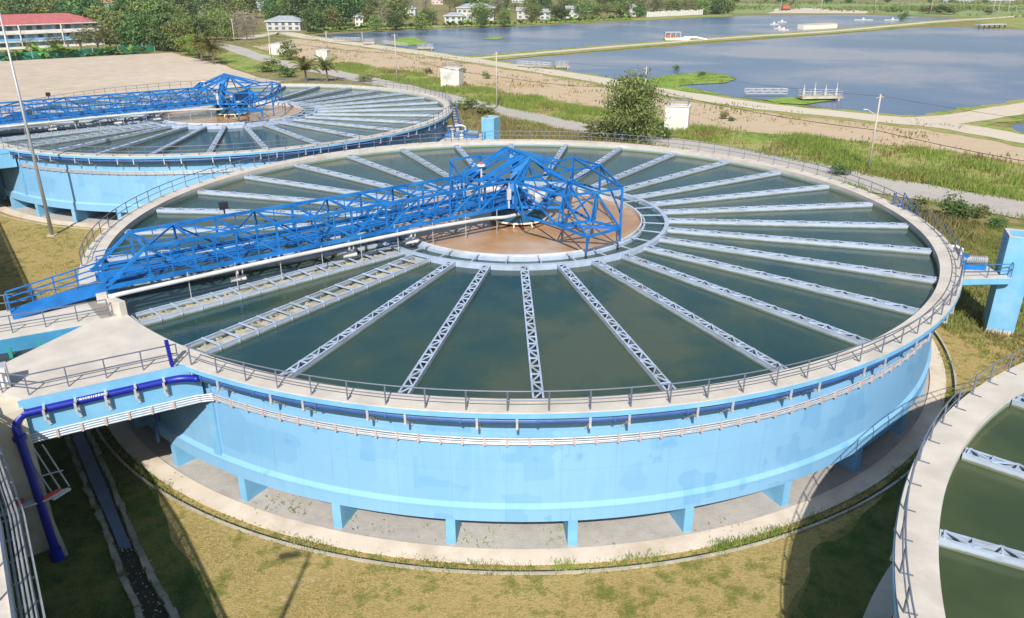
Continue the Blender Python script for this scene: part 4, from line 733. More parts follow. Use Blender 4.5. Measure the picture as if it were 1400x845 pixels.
for e0, e1 in zip(ME[:5], ME[1:6]):
    for k_ in (.0, .52): a_, c_ = inset(e0, k_), inset(e1, k_); lb.bar((*a_,7.72), (*c_,7.72), .06, .12)
    n_ = int((Vector(e1)-Vector(e0)).length/1.1)
    for i_ in range(n_):
        q_ = Vector(e0).lerp(Vector(e1), i_/n_); lb.bar((*inset(q_,0),7.72), (*inset(q_,.68),7.72), .06)
    for k_ in (.15,.27,.39): a_, c_ = inset(e0, k_), inset(e1, k_); vb.tube([(*a_,7.80), (*c_,7.80)], .04, 6)
M['steel_d'] = simple('dull_steel', (.27,.29,.31), .6, .2, 3., .2)
lb.build('ladder', M['steel_d'], pr); vb.build('pipe', M['steel_d'], pr)
# ---------------------------------------------------------------- pump tower beside each tank
tw = thing('blue_tower', (34.9,-5.2,0), 'tall light blue hollow tower standing right of the middle tank', 'tower', 'blue towers beside the tanks')
dx_, dy_ = Vector((.93,-.37)), Vector((.37,.93)); o_ = Vector((34.15,-5.8)); tw_w, tw_d, tw_h = 1.75, 2.1, 7.35
def tq(a, c): q = o_+dx_*a+dy_*c; return (q.x, q.y)
b = MB(); t_ = .16
for (a0, a1, c0, c1) in ((0,tw_w,0,t_),(0,tw_w,tw_d-t_,tw_d),(0,t_,t_,tw_d-t_),(tw_w-t_,tw_w,t_,tw_d-t_)):
    b.prism([tq(a0,c0),tq(a1,c0),tq(a1,c1),tq(a0,c1)], 0, tw_h)
b.build('shaft', M['bluep'], tw)
b = MB()
for (a0, a1, c0, c1) in ((0,tw_w,0,t_),(0,tw_w,tw_d-t_,tw_d),(0,t_,t_,tw_d-t_),(tw_w-t_,tw_w,t_,tw_d-t_)):
    b.prism([tq(a0,c0),tq(a1,c0),tq(a1,c1),tq(a0,c1)], tw_h+.003, tw_h+.05)
b.build('coping', M['conc'], tw)
b = MB(); b.prism([tq(.17,.17),tq(tw_w-.17,.17),tq(tw_w-.17,tw_d-.17),tq(.17,tw_d-.17)], 5.6, 5.7); b.build('floor', M['dark'], tw)
b = MB()
for k in range(7): b.bar((*tq(-.06,.9),4.9+.33*k), (*tq(-.06,1.3),4.9+.33*k), .05)
b.build('step_iron', M['bluep'], tw)
b = MB(); b.prism([tq(-.02,-.02),tq(tw_w+.02,-.02),tq(tw_w+.02,tw_d+.02),tq(-.02,tw_d+.02)], 0, .35); b.build('plinth', M['conc'], tw)
pl = thing('pump_platform', (31.5,-4.,4.4), 'cream pump platform between the middle tank and the right hand tower', 'platform', 'pump platforms')
zP = 4.55; outl = [(28.3,-6.75),(34.75,-6.6),(35.0,-5.6),(34.2,-5.9),(34.6,-4.2),(34.4,-1.6),(29.0,-1.0)]
outl = [(28.6,-6.75),(34.6,-6.5),(34.75,-6.0),(34.05,-5.82),(34.7,-3.6),(34.1,-1.4),(29.1,-1.2)]
b = MB(); b.prism(outl, zP-.3, zP); b.build('slab', M['conc'], pl)
b = MB(); vwall(b, (28.6,-6.8), (34.6,-6.55), zP-.42, zP-.02, .1); vwall(b, (34.63,-6.5), (34.8,-5.95), zP-.42, zP-.02, .1); b.build('edge_beam', M['bluep'], pl)
b = MB(); b.bar((29.3,-6.0,zP-.5), (34.2,-5.9,zP-.5), .25, .4); b.build('girder', M['bluep'], pl)
hrp = handrail('platform_handrail', [(29.4,-6.6,zP),(34.55,-6.4,zP),(34.7,-6.0,zP)], 'thin blue handrail on the pump platform by the right hand tower', 'handrails on the pump platforms', 'rail_b', 1.0, 1.8)
pm = thing('sludge_pump', (31.6,-4.2,zP), 'blue pump with grey motor on the platform right of the middle tank', 'pump', 'pumps on the platforms')
b = MB(); b.lathe([(0,zP+.0),(.55,zP+.0),(.55,zP+.15),(.38,zP+.2),(.38,zP+.85),(.5,zP+.9),(.5,zP+1.0),(0,zP+1.0)], 18, c=(32.0,-4.3)); b.build('pump_body', M['truss'], pm, False)
b = MB(); b.tube([(32.3,-4.35,zP+.65),(33.7,-4.6,zP+.65)], .32, 14); b.build('motor', M['steel_d'], pm)
b = MB()
for k in range(8): b.tube([(32.5+.14*k,-4.385-.025*k,zP+.65),(32.55+.14*k,-4.395-.025*k,zP+.65)], .37, 14)
b.build('cooling_fin', M['steel_d'], pm)
b = MB(); b.box((32.9,-4.5,zP+.17), (1.5,.7,.34), -.18); b.build('base_frame', M['truss_d'], pm)
b = MB(); b.tube([(31.95,-4.3,zP+1.0),(31.95,-4.3,zP+1.4),(31.5,-4.2,zP+1.6),(30.6,-4.1,zP+1.5)], .12, 10); b.build('outlet_pipe', M['greywhite'], pm)
vl = thing('pump_valves', (30.8,-4.,zP), 'cluster of pale and dark valves beside the pump near the middle tank', 'valves', 'valve clusters on the platforms')
r_ = random.Random(8)
for k, (x, y, h, mt) in enumerate(((30.3,-4.9,.9,'greywhite'),(30.9,-3.9,1.3,'steel'),(31.3,-3.1,1.0,'truss'),(30.0,-3.6,1.1,'steel'),(31.5,-5.2,.7,'cream'),(29.8,-4.3,1.2,'truss'))):
    b = MB(); b.lathe([(0,zP),(.28,zP),(.28,zP+.25),(.16,zP+.3),(.16,zP+h*.6),(.26,zP+h*.65),(.26,zP+h*.85),(.07,zP+h*.9),(.07,zP+h+.3),(0,zP+h+.3)], 12, c=(x,y)); b.build('valve_body', M[mt], vl)
    b = MB(); b.lathe([(.26,zP+h+.3),(.34,zP+h+.3),(.34,zP+h+.36),(.26,zP+h+.36),(.26,zP+h+.3)], 16, c=(x,y)); b.bar((x-.3,y,zP+h+.33),(x+.3,y,zP+h+.33), .04); b.build('handwheel', M['steel'], vl)
b = MB(); b.tube([(29.2,-4.4,zP+.35),(31.7,-4.4,zP+.35)], .2, 10); b.build('manifold', M['truss_d'], vl)
sw = thing('rim_stair', (30.3,-1.,4.5), 'dark blue steel stair climbing from the pump platform to the tank rim', 'stair', 'blue stairs to the tank rims')
b = MB(); A_, B_ = (29.9,3.6,zP+.2), (30.25,-1.5,7.5)
for s in (-.35,.35): b.bar((30.9+s*.9,-2.4+0,zP), (29.9+s*.9,2.2,7.45), .08, .25)
b.build('stringer', M['pipe_l'], sw)
b = MB()
for k in range(11): t = k/10; b.box((30.9-1.0*t,-2.4+4.6*t,zP+.1+2.85*t), (.6,.26,.04), .2)
b.build('tread', M['steel'], sw)
for s in (-.4,.4):
    b = MB(); b.bar((30.9+s,-2.4,zP+1.0), (29.9+s,2.2,8.45), .06); b.bar((30.9+s,-2.4,zP+.55), (29.9+s,2.2,8.0), .05)
    for k in range(7): t = k/6; b.bar((30.9+s-t,-2.4+4.6*t,zP+2.9*t), (30.9+s-t,-2.4+4.6*t,zP+1.0+2.9*t), .05)
    b.build('stair_rail', M['pipe_l'], sw)
# ---------------------------------------------------------------- copies for the other two tanks
O2 = (T2[0], T2[1], 0); O3 = (T3[0], T3[1], 0)
copy_tree(tank, O2, 'light blue round settling tank at the upper left, behind the middle one'); copy_tree(tank, O3, 'round settling tank cut off at the lower right corner')
copy_tree(rail, O2, 'thin handrail around the rim of the upper left tank'); copy_tree(rail, O3, 'blue grey handrail around the rim of the lower right tank')
copy_tree(rpipe, O2, 'blue water pipe hung under the rim of the upper left tank'); copy_tree(rpipe, O3, 'blue water pipe under the rim of the lower right tank')
copy_tree(cond, O2, 'silver conduit bundle round the upper left tank wall'); copy_tree(cond, O3, 'silver conduit bundle round the lower right tank wall')
copy_tree(br, O2, 'bright blue lattice bridge over the upper left tank'); copy_tree(fl, O2, 'small black floodlight on the bridge of the upper left tank')
copy_tree(ich, O2, 'blue walled inlet channel joining the upper left tank at the photo edge'); copy_tree(hr1, O2, 'handrail on the inlet channel of the upper left tank')
copy_tree(tw, O2, 'pale blue tower standing between the two far rims'); copy_tree(pl, O2, 'cream pump platform beside the upper left tank')
copy_tree(pm, O2, 'blue pump on the platform beside the upper left tank'); copy_tree(vl, O2, 'cluster of valves on the platform beside the upper left tank')
copy_tree(hrp, O2, 'handrail on the pump platform beside the upper left tank'); copy_tree(sw, O2, 'blue stair from the platform to the upper left tank rim')
# ---------------------------------------------------------------- ditch under the inlet channel
dl, dr = smooth_line(DITCH_L, 5), smooth_line(DITCH_R, 5)
dl, dr = [a.lerp(c, .1) for a, c in zip(dl, dr)], [c.lerp(a, .1) for a, c in zip(dl, dr)]
b = MB()
for i in range(len(dl)-1): b.face([(*dl[i],.03),(*dl[i+1],.03),(*dr[i+1],.03),(*dr[i],.03)])
struct(b.build('ditch_bed', M['mud']))
b = MB()
for i in range(3, 17): b.hexa([(*dl[i].lerp(dr[i],.12),.03),(*dl[i].lerp(dr[i],.88),.03),(*dl[i+1].lerp(dr[i+1],.88),.03),(*dl[i+1].lerp(dr[i+1],.12),.03)],[(*dl[i].lerp(dr[i],.12),.09),(*dl[i].lerp(dr[i],.88),.09),(*dl[i+1].lerp(dr[i+1],.88),.09),(*dl[i+1].lerp(dr[i+1],.12),.09)])
M['ditchc'] = simple('ditch_lining', (.09,.13,.21), .7, .15, 1.)
struct(b.build('ditch_lining', M['ditchc']))
b = MB(); r_ = random.Random(6)
for side, base in ((-1, dl), (1, dr)):
    for i in range(len(base)-1):
        for k in range(3):
            q = base[i].lerp(base[i+1], k/3); w = r_.uniform(.14,.28)
            if r_.random() < (.35 if side < 0 else .18): continue
            b.box((q.x+side*.18+r_.uniform(-.06,.06), q.y+side*.05, .08), (w, .75, r_.uniform(.14,.22)), math.atan2((base[i+1]-base[i]).y, (base[i+1]-base[i]).x)-PI/2+r_.uniform(-.1,.1))
M['kerb'] = simple('mossy_kerb', (.26,.25,.20), .95, .3, 1.5, bmp=.4, dirt=(.08,.10,.05))
struct(b.build('ditch_kerb', M['kerb']))
b = MB()
for i in range(260):
    t = r_.random(); k = int(t*(len(dl)-1)); q = dl[k].lerp(dr[k], r_.uniform(.1,.9)); s = r_.uniform(.02,.055); b.box((q.x+r_.uniform(-.4,.4), q.y+r_.uniform(-.5,.5), .05), (s,s*1.3,s*.6), r_.uniform(0,3))
tag(b.build('ditch_pebbles', M['conc_old']), 'pebbles and litter lying in the dark ditch', 'pebbles', kind='stuff')
# ---------------------------------------------------------------- lamp posts
def lamp(x, y, h, ang, label, z0=0.):
    t = thing('lamp_post', (x,y,z0), label, 'lamp post')
    b = MB(); b.tube([(x,y,z0),(x,y,h)], .19, 10, taper=.08); b.build('pole', M['lpole'], t, True)
    b = MB(); b.box((x,y,z0+.06), (.8,.8,.12)); b.build('base_plate', M['conc_old'], t)
    ca, sa = math.cos(ang), math.sin(ang)
    b = MB(); b.tube([(x,y,h-.1),(x+ca*.6,y+sa*.6,h+.05)], .06, 8); b.build('arm', M['lpole'], t)
    b = MB(); b.box((x+ca*.95,y+sa*.95,h+.05), (.95,.36,.16), ang); b.build('lamp_head', M['lpole'], t)
    return t
lamp(LAMP[0], LAMP[1], 22.5, 3.3, 'tall grey lamp post on the yellow lawn left of the middle tank')
lamp(-9.77-.0706*19, -30.06-1.147*19, 19., 3.35, 'tall lamp post whose shadow falls on the front lawn', 8.0)
# ---------------------------------------------------------------- power poles and lines
tops = []
PN = ['beside the track bend left of the ponds','by the trees near the school','at the corner of the far pond','in front of the two palms','left of the white hut by the gravel track','behind the big leafy tree','tallest, by the track right of the big tree',
      'leftmost of the row beyond the far pond','second in the row beyond the far pond','by the bare earth beyond the far pond','near the reeds beyond the far pond','first of the close trio at the right horizon','second of the close trio at the right horizon','third of the close trio at the right horizon','by the houses at the head of the far pond']
for i, (x, y, h) in enumerate(POLES):
    t = thing('power_pole', (x,y,0), 'pale concrete power pole '+PN[i], 'power pole', 'power poles')
    lean = rnd.uniform(-.012,.012)*h
    rr = .16 if y < 150 else .2
    b = MB(); b.tube([(x,y,0),(x+lean,y,h)], rr, 8, taper=rr*.62); b.build('pole', M['pole'], t, True)
    d = Vector((.5,.86)) if i > 6 else Vector((.83,.55))
    b = MB(); b.bar((x+lean-d.x*.9,y-d.y*.9,h-.35), (x+lean+d.x*.9,y+d.y*.9,h-.35), .11); b.build('crossarm', M['pole'], t)
    for s in (-.8, 0, .8):
        b = MB(); b.lathe([(0,h-.28),(.09,h-.28),(.06,h-.02),(0,h-.02)], 8, c=(x+lean+d.x*s,y+d.y*s)); b.build('insulator', M['wood'], t)
    if i == 6:
        b = MB(); b.tube([(x,y,h*.72),(x-1.3,y+.5,h*.80)], .04, 6); b.build('lamp_arm', M['lpole'], t); b = MB(); b.box((x-1.5,y+.55,h*.80), (.5,.2,.1), -.3); b.build('street_light', M['greywhite'], t)
def line(pts, sag, r, label):
    b = MB()
    for a, c in zip(pts[:-1], pts[1:]):
        A_, C_ = Vector(a), Vector(c); b.tube([A_.lerp(C_, k/10)-Vector((0,0,sag*4*(k/10)*(1-k/10))) for k in range(11)], r, 5)
    tag(b.build('overhead_cable', M['cable']), label, 'cable', 'overhead cables')
pp = POLES
seq = [1, 0, 3, 4, 5, 6]; ext = (74., 12.)
for hh, sg, r, nm in ((-.3,.5,.018,'upper thin cable strung between the concrete poles'),(-4.6,.8,.04,'thick black lower cable strung across the earth bank')):
    pts = [(pp[i][0]+(.5 if hh>-1 else 0), pp[i][1], max(3.2, pp[i][2]+hh)) for i in seq]
    pts.append((ext[0], ext[1], 9.5+hh)); line(pts, sg, r, nm)
# ---------------------------------------------------------------- foliage
def crown_mesh(name, seed, R_=1., H_=1., n_cl=70, per=34, leaf=.07, mat='L_bushy', lump=.45, flat=.9, hole=.25):
    """unit crown (radius R_, height H_ from z = 0): leaf quads in clusters through an uneven volume"""
    r = random.Random(seed); b = MB(); cl = []; t = 0
    while len(cl) < n_cl and t < 5000:
        t += 1
        a = r.uniform(0, 2*PI); zz = r.uniform(-1, 1); rad = r.random()**.42
        d = Vector((math.cos(a)*math.sqrt(1-zz*zz), math.sin(a)*math.sqrt(1-zz*zz), zz))
        lim = 1+lump*noise.noise(d*1.7+Vector((seed*3.1,0,0)))+lump*.5*noise.noise(d*4.+Vector((0,seed*2.3,0)))
        q = d*rad*lim*.86
        if noise.noise(q*2.3+Vector((0,0,seed*1.7))) < -hole: continue
        cl.append(q)
    for q in cl:
        cs = r.uniform(.10,.22)
        for _ in range(per):
            o = Vector((r.gauss(0,cs), r.gauss(0,cs), r.gauss(0,cs*.7))); c = q+o
            nrm = (o.normalized()*.8+Vector((r.gauss(0,.7), r.gauss(0,.7), r.gauss(.5,.7)))).normalized()
            x = nrm.orthogonal().normalized(); ang = r.uniform(0,PI); y = nrm.cross(x); x, y = x*math.cos(ang)+y*math.sin(ang), y*math.cos(ang)-x*math.sin(ang)
            s = leaf*r.uniform(.55,1.35); x *= s; y *= s*r.uniform(.5,.9)
            p = lambda v: (v.x*R_, v.y*R_, (v.z*flat+1)*.5*H_)
            b.face([p(c-x), p(c-y*.7), p(c+x), p(c+y*.7)])
    me = bpy.data.meshes.new(name); me.from_pydata(b.v, [], b.f); me.materials.append(M[mat]); me.update(); return me
def trunk_mesh(name, seed, mat='wood'):
    """unit trunk: 1 high, limbs reaching into the crown"""
    r = random.Random(seed); b = MB()
    b.tube([(0,0,0),(r.uniform(-.02,.02),r.uniform(-.02,.02),.3),(r.uniform(-.04,.04),r.uniform(-.04,.04),.62)], .032, 7, taper=.018)
    for k in range(7):
        a = r.uniform(0,2*PI); z0 = r.uniform(.22,.55); l = r.uniform(.15,.3)
        b.tube([(0,0,z0),(math.cos(a)*l*.5,math.sin(a)*l*.5,z0+.12),(math.cos(a)*l,math.sin(a)*l,z0+r.uniform(.2,.34))], .014, 5, taper=.005)
    me = bpy.data.meshes.new(name); me.from_pydata(b.v, [], b.f); me.materials.append(M[mat]); me.update(); return me
CR = {k: [crown_mesh('crown', s*7+i, 1, 1, *a) for i in range(3)] for s, (k, a) in enumerate({
    'bushy': (80,30,.085,'L_bushy',.5,.95,.22), 'dark': (100,32,.085,'L_dark',.4,1.,.3), 'airy': (46,22,.07,'L_airy',.6,.95,.12),
    'dry': (60,22,.045,'L_dry',.6,1.,.15), 'bright': (80,30,.08,'L_bright',.4,1.,.25)}.items())}
TR = [trunk_mesh('trunk', i) for i in range(4)]
def link(name, me, parent, loc=(0,0,0), sc=(1,1,1), rz=0.):
    o = bpy.data.objects.new(name, me); COL.objects.link(o); o.parent = parent; o.location = loc; o.scale = sc; o.rotation_euler = (0,0,rz); return o
def tree(name, x, y, h, kind, wf, label, group, clear_=.2, i=0):
    t = thing(name, (x,y,0), label, 'tree', group); w = h*.55*wf*rnd.uniform(.85,1.2)
    link('trunk', TR[i % 4], t, (0,0,0), (h*1.,h*1.,h), rnd.uniform(0,6))
    link('crown', CR[kind][i % 3], t, (0,0,h*clear_), (w, w*rnd.uniform(.85,1.15), h*(1-clear_)), rnd.uniform(0,6)); return t
KD = {'bushy':'mid green bushy', 'dark':'dark green dense', 'airy':'thin olive', 'dry':'grey leafless', 'bright':'bright green rounded'}
def region(x, y):
    if y < 262 and x < -95: return 'behind the green net fence'
    if x < -90: return 'around the houses at the upper left'
    if y < 480 and x < 130: return 'on the far shore of the upper pond'
    return 'on the horizon beyond the ponds'
for i, (k, x, y, h, wf) in enumerate(TREES):
    kk = KD[k]; rg = region(x, y)
    tree({'dry':'bare_tree'}.get(k, 'broadleaf_tree'), x, y, h, k, wf, '%s tree %s' % (kk, rg), '%s trees %s' % (kk, rg), .03 if k != 'airy' else .2, i)
# the big leafy tree by the track, built larger and finer
t = thing('leafy_tree', (BIGTREE[0], BIGTREE[1], 0), 'big leafy olive tree between the middle tank and the white hut', 'tree')
h = BIGTREE[2]
link('trunk', TR[1], t, (0,0,0), (h*1.3,h*1.3,h), .4)
big = [crown_mesh('crown', 57, 1, 1, 230, 50, .045, 'L_big', .6, .98, .24)]
link('crown', big[0], t, (0,0,-.3), (4.9,4.6,h+.3), 2.2)
SB = [crown_mesh('shrub_foliage', 70+i, 1, 1, 40, 26, .10, m, .5, 1., .2) for i, m in enumerate(('L_bushy','L_airy','L_dark'))]
for i, q in enumerate(SHRUBS):
    x, y, h = q[:3]; wf = q[3] if len(q) > 3 else 1.
    far = y > 200; near = y < 60
    where = 'in the far fields' if y > 400 else ('by the gravel track near the palms' if x < -30 else ('on the slope behind the right hand rim' if near else 'around the big tree and white huts'))
    t = thing('shrub', (x,y,0), 'low green shrub '+where, 'shrub', 'shrubs '+where)
    link('foliage', SB[i % 3], t, (0,0,-.1), (h*.75*wf, h*.7*wf, h*1.05), rnd.uniform(0,6))
# banana plants and palms: arching leaf blades
def blade_plant(seed, n, L, W, mat, up=.9, drop=.9, feather=False):
    r = random.Random(seed); b = MB()
    for k in range(n):
        a = 2*PI*k/n+r.uniform(-.3,.3); e = r.uniform(.25,1.)*up; q = Vector((0,0,0)); d = Vector((math.cos(a)*(1-e*.6), math.sin(a)*(1-e*.6), e)).normalized()
        side = Vector((-math.sin(a), math.cos(a), 0)); pts = []; ns = 7
        for i in range(ns+1): pts.append(q.copy()); q = q+d*(L/ns)*r.uniform(.9,1.1); d = (d+Vector((0,0,-drop/ns*1.6))).normalized()
        if not feather:
            for i in range(ns):
                w0, w1 = W*math.sin(PI*min(1,(i+.4)/ns)), W*math.sin(PI*min(1,(i+1.4)/ns)) if i < ns-1 else .02
                b.face([pts[i]-side*w0, pts[i], pts[i+1], pts[i+1]-side*w1]); b.face([pts[i], pts[i]+side*w0, pts[i+1]+side*w1, pts[i+1]])
        else:
            for i in range(ns):
                for j in range(3):
                    p0 = pts[i].lerp(pts[i+1], j/3); f = (i+j/3)/ns; ll = W*(1.05-.75*f)
                    for s in (-1, 1):
                        tip = p0+side*s*ll*.75+(pts[i+1]-pts[i])*.9+Vector((0,0,-ll*.55)); b.face([p0, p0+(pts[i+1]-pts[i])*.3, tip])
    me = bpy.data.meshes.new('fronds'); me.from_pydata([tuple(v) for v in b.v], [], b.f); me.materials.append(M[mat]); me.update(); return me
BN = [blade_plant(20+i, 12, 1., .24, 'L_bright', 1., .8) for i in range(3)]
PF = [blade_plant(40+i, 34, 1., .30, 'L_palm', 1.15, .95, True) for i in range(2)]
pst = MB(); pst.tube([(0,0,0),(.03,.01,.5),(.02,.0,1.)], .05, 8, taper=.035); pm_ = bpy.data.meshes.new('trunk'); pm_.from_pydata(pst.v, [], pst.f); pm_.materials.append(M['wood'])
for lst, nm in ((BANANA_FAR, 'along the far shore of the upper pond'), (BANANA_NEAR, 'in front of the green net fence')):
    for i, (x, y, h) in enumerate(lst):
        t = thing('banana_plant', (x,y,0), 'bright green banana plant '+nm, 'banana plant', 'banana plants '+nm)
        link('stem', pm_, t, (0,0,0), (h*.8,h*.8,h*.45)); link('leaves', BN[i % 3], t, (0,0,h*.3), (h*1.15,h*1.15,h*.95), rnd.uniform(0,6))
PLB = ['left palm of the pair behind the upper left tank rim','right palm of the pair behind the upper left tank rim','palm with yellowing fronds at the right end of the net fence','left palm at the right end of the net fence']
for i, (x, y, h) in enumerate(PALMS):
    t = thing('palm_tree', (x,y,0), PLB[i], 'palm', 'palm trees')
    link('trunk', pm_, t, (0,0,0), (h*.9,h*.9,h*.52)); link('fronds', PF[i % 2], t, (0,0,h*.5), (h*.72,h*.72,h*.72), rnd.uniform(0,6))
# ---------------------------------------------------------------- fence, school, houses
ft = thing('net_fence', (*FENCE[1], 0), 'green mesh fence along the far edge of the sand lot', 'fence')
for a, c in zip(FENCE[:-1], FENCE[1:]):
    b = MB(); d = Vector((c[0]-a[0], c[1]-a[1])); n = max(2, int(d.length/2.2))
    for i in range(n):
        p_, q_ = Vector(a)+d*(i/n), Vector(a)+d*((i+1)/n); s = rnd.uniform(-.12,.12); vwall(b, p_, q_, .1, 2.5+s, .04)
    b.build('net', M['mesh'], ft)
    for i in range(0, n+1, 2):
        q_ = Vector(a)+d*(i/n); b = MB(); b.bar((q_.x,q_.y,0), (q_.x,q_.y,3.0), .14); b.build('post', M['pole'], ft)
def oriented(p0, p1, depth):
    a, c = Vector(p0), Vector(p1); d = (c-a); L = d.length; d.normalize(); nb = Vector((-d.y, d.x)); return a, d, nb, L
def house(p0, p1, h, depth, roof, wallm, label, storeys=2, hip=True, windows=True, roofm=None, name='house', over=.8, rh=None):
    a, d, nb, L = oriented(p0, p1, depth); t = thing(name, (*(a+d*L/2+nb*depth/2), 0), label, 'house' if name == 'house' else 'building')
    Q = lambda x, y, z: (*(a+d*x+nb*y), z)
    rh = rh or min(2.6, depth*.28); e = h-rh
    b = MB(); b.hexa([Q(0,0,0),Q(L,0,0),Q(L,depth,0),Q(0,depth,0)], [Q(0,0,e),Q(L,0,e),Q(L,depth,e),Q(0,depth,e)]); b.build('wall', wallm, t)
    b = MB(); o = over; ins = min(L*.4, depth/2+o) if hip else -.0
    r0, r1 = Q(-o+ins, depth/2, h), Q(L+o-ins, depth/2, h); E = [Q(-o,-o,e+.02), Q(L+o,-o,e+.02), Q(L+o,depth+o,e+.02), Q(-o,depth+o,e+.02)]; F = [Q(-o,-o,e+.3), Q(L+o,-o,e+.3), Q(L+o,depth+o,e+.3), Q(-o,depth+o,e+.3)]
    b.face(E[::-1])
    b.face([F[0],F[1],r1,r0]); b.face([F[2],F[3],r0,r1]); b.face([F[1],F[2],r1]); b.face([F[3],F[0],r0]); b.build('roof', roofm, t)
    b = MB()
    for i in range(4): b.face([E[i],E[(i+1)%4],F[(i+1)%4],F[i]])
    b.build('eaves', M['white'], t)
    if windows:
        fh = e/storeys; nw = max(2, int(L/3.2))
        for s in range(storeys):
            for k in range(nw):
                x = (k+.5)*L/nw; w = min(1.7, L/nw*.55); z = fh*(s+.52); b = MB()
                b.hexa([Q(x-w/2,-.05,z-.65),Q(x+w/2,-.05,z-.65),Q(x+w/2,.02,z-.65),Q(x-w/2,.02,z-.65)], [Q(x-w/2,-.05,z+.65),Q(x+w/2,-.05,z+.65),Q(x+w/2,.02,z+.65),Q(x-w/2,.02,z+.65)]); b.build('window', M['glass'], t)
    return t, Q, L, e
RM = {'grey': M['greyroof'], 'red': simple('orange_roof_tile', (.50,.16,.10), .8, .15, .5), 'blue': simple('blue_roof_sheet', (.25,.38,.55), .7, .15, .5)}
WM = {'white': simple('weathered_house_render', (.52,.51,.48), .85, .15, .4, dirt=(.36,.35,.32)), 'cream': M['cream'], 'pinkish': simple('pink_render', (.6,.45,.42), .8, .1, .5)}
HL = {'wide':'wide white house with grey roof left of the far pond','narrow':'narrow cream house among dark trees above the far pond','hill':'small white house with grey roof in the trees above the pond','water':'white house with grey roof close to the far shore','terrace':'long pale house row with grey roofs above the far shore',
 'pale':'white gabled house at the middle of the far shore','small':'small white house behind the banana plants','gable':'white house with grey roof beside a dark tree','end':'white house left of the long white fence','red':'house with bright red roof at the top left','blue':'house with pale blue roof beside the red roofed one','back':'house with dark red roof behind the school','left':'white house at the top edge left of the big dark trees',
 'top':'white house at the top edge above the big dark trees','toprow':'pinkish house at the top edge of the photo','topright':'grey roofed house at the top edge in the middle','shedrow':'long low white shed at the top right','shedend':'low white shed at the top right corner'}
for (nm, x0, y0, x1, y1, h, rc, wc) in HOUSES:
    house((x0,y0), (x1,y1), h, max(7., min(11., math.hypot(x1-x0,y1-y0)*.6)), None, WM[wc], HL[nm], 2 if h > 5 else 1, nm not in ('pale','gable'), True, RM[rc])
(sx0, sy0), (sx1, sy1), sh = SCHOOL
sc_, Q, L, e = house((sx0,sy0), (sx1,sy1), sh+1.6, 17, None, M['white'], 'long school building with dark red hipped roof and blue window bands at the upper left', 3, True, False, M['redroof'], 'school_building', 1.6, 3.6)
fh = e/3
M['bluepanel'] = simple('blue_facade_panel', (.16,.38,.62), .5, .2, .4); M['lilac'] = simple('lilac_facade', (.46,.47,.60), .7, .15, .3)
for s in range(3):
    b = MB(); z0 = s*fh+.9; z1 = (s+1)*fh-.35
    b.hexa([Q(.4,-.06,z0),Q(L-.4,-.06,z0),Q(L-.4,.02,z0),Q(.4,.02,z0)], [Q(.4,-.06,z1),Q(L-.4,-.06,z1),Q(L-.4,.02,z1),Q(.4,.02,z1)]); b.build('facade_band', M['lilac'], sc_)
    b = MB(); z = (s+1)*fh-.2; b.hexa([Q(-.5,-1.3,z-.15),Q(L+.5,-1.3,z-.15),Q(L+.5,0,z-.15),Q(-.5,0,z-.15)], [Q(-.5,-1.3,z+.15),Q(L+.5,-1.3,z+.15),Q(L+.5,0,z+.15),Q(-.5,0,z+.15)])
    if s < 2: b.build('balcony_slab', M['white'], sc_)
    b = MB(); z = s*fh+.05; b.hexa([Q(-.4,-1.28,z),Q(L+.4,-1.28,z),Q(L+.4,-1.18,z),Q(-.4,-1.18,z)], [Q(-.4,-1.28,z+.95),Q(L+.4,-1.28,z+.95),Q(L+.4,-1.18,z+.95),Q(-.4,-1.18,z+.95)])
    if s: b.build('balcony_rail', M['bluepanel'] if s == 1 else M['white'], sc_)
    nw = 13
    for k in range(nw):
        x = (k+.5)*L/nw; w = 1.9; zc = (z0+z1)/2; b = MB()
        b.hexa([Q(x-w/2,-.10,zc-.75),Q(x+w/2,-.10,zc-.75),Q(x+w/2,-.06,zc-.75),Q(x-w/2,-.06,zc-.75)], [Q(x-w/2,-.10,zc+.75),Q(x+w/2,-.10,zc+.75),Q(x+w/2,-.06,zc+.75),Q(x-w/2,-.06,zc+.75)]); b.build('window', M['glass'] if (k+s) % 3 else M['bluepanel'], sc_)
for k in range(0, 4):
    x = k*L/3; b = MB(); b.hexa([Q(x-.2,-1.6,0),Q(x+.2,-1.6,0),Q(x+.2,-1.3,0),Q(x-.2,-1.3,0)], [Q(x-.2,-1.6,e),Q(x+.2,-1.6,e),Q(x+.2,-1.3,e),Q(x-.2,-1.3,e)]); b.build('pillar', M['white'], sc_)
# white fence on the far shore
wf_ = thing('board_fence', (*WHITEFENCE[0],0), 'long white board fence on the far shore of the upper pond', 'fence')
b = MB(); a, c = Vector(WHITEFENCE[0]), Vector(WHITEFENCE[1]); n = 34
for i in range(n): vwall(b, a.lerp(c, i/n), a.lerp(c, (i+.82)/n), .2, 3.4+rnd.uniform(-.4,.5), .1)
b.build('boards', M['white'], wf_)
for i in range(0, n+1, 5):
    q_ = a.lerp(c, i/n); b = MB(); b.bar((q_.x,q_.y+.2,0), (q_.x,q_.y+.2,4.4), .25); b.build('post', M['pole'], wf_)
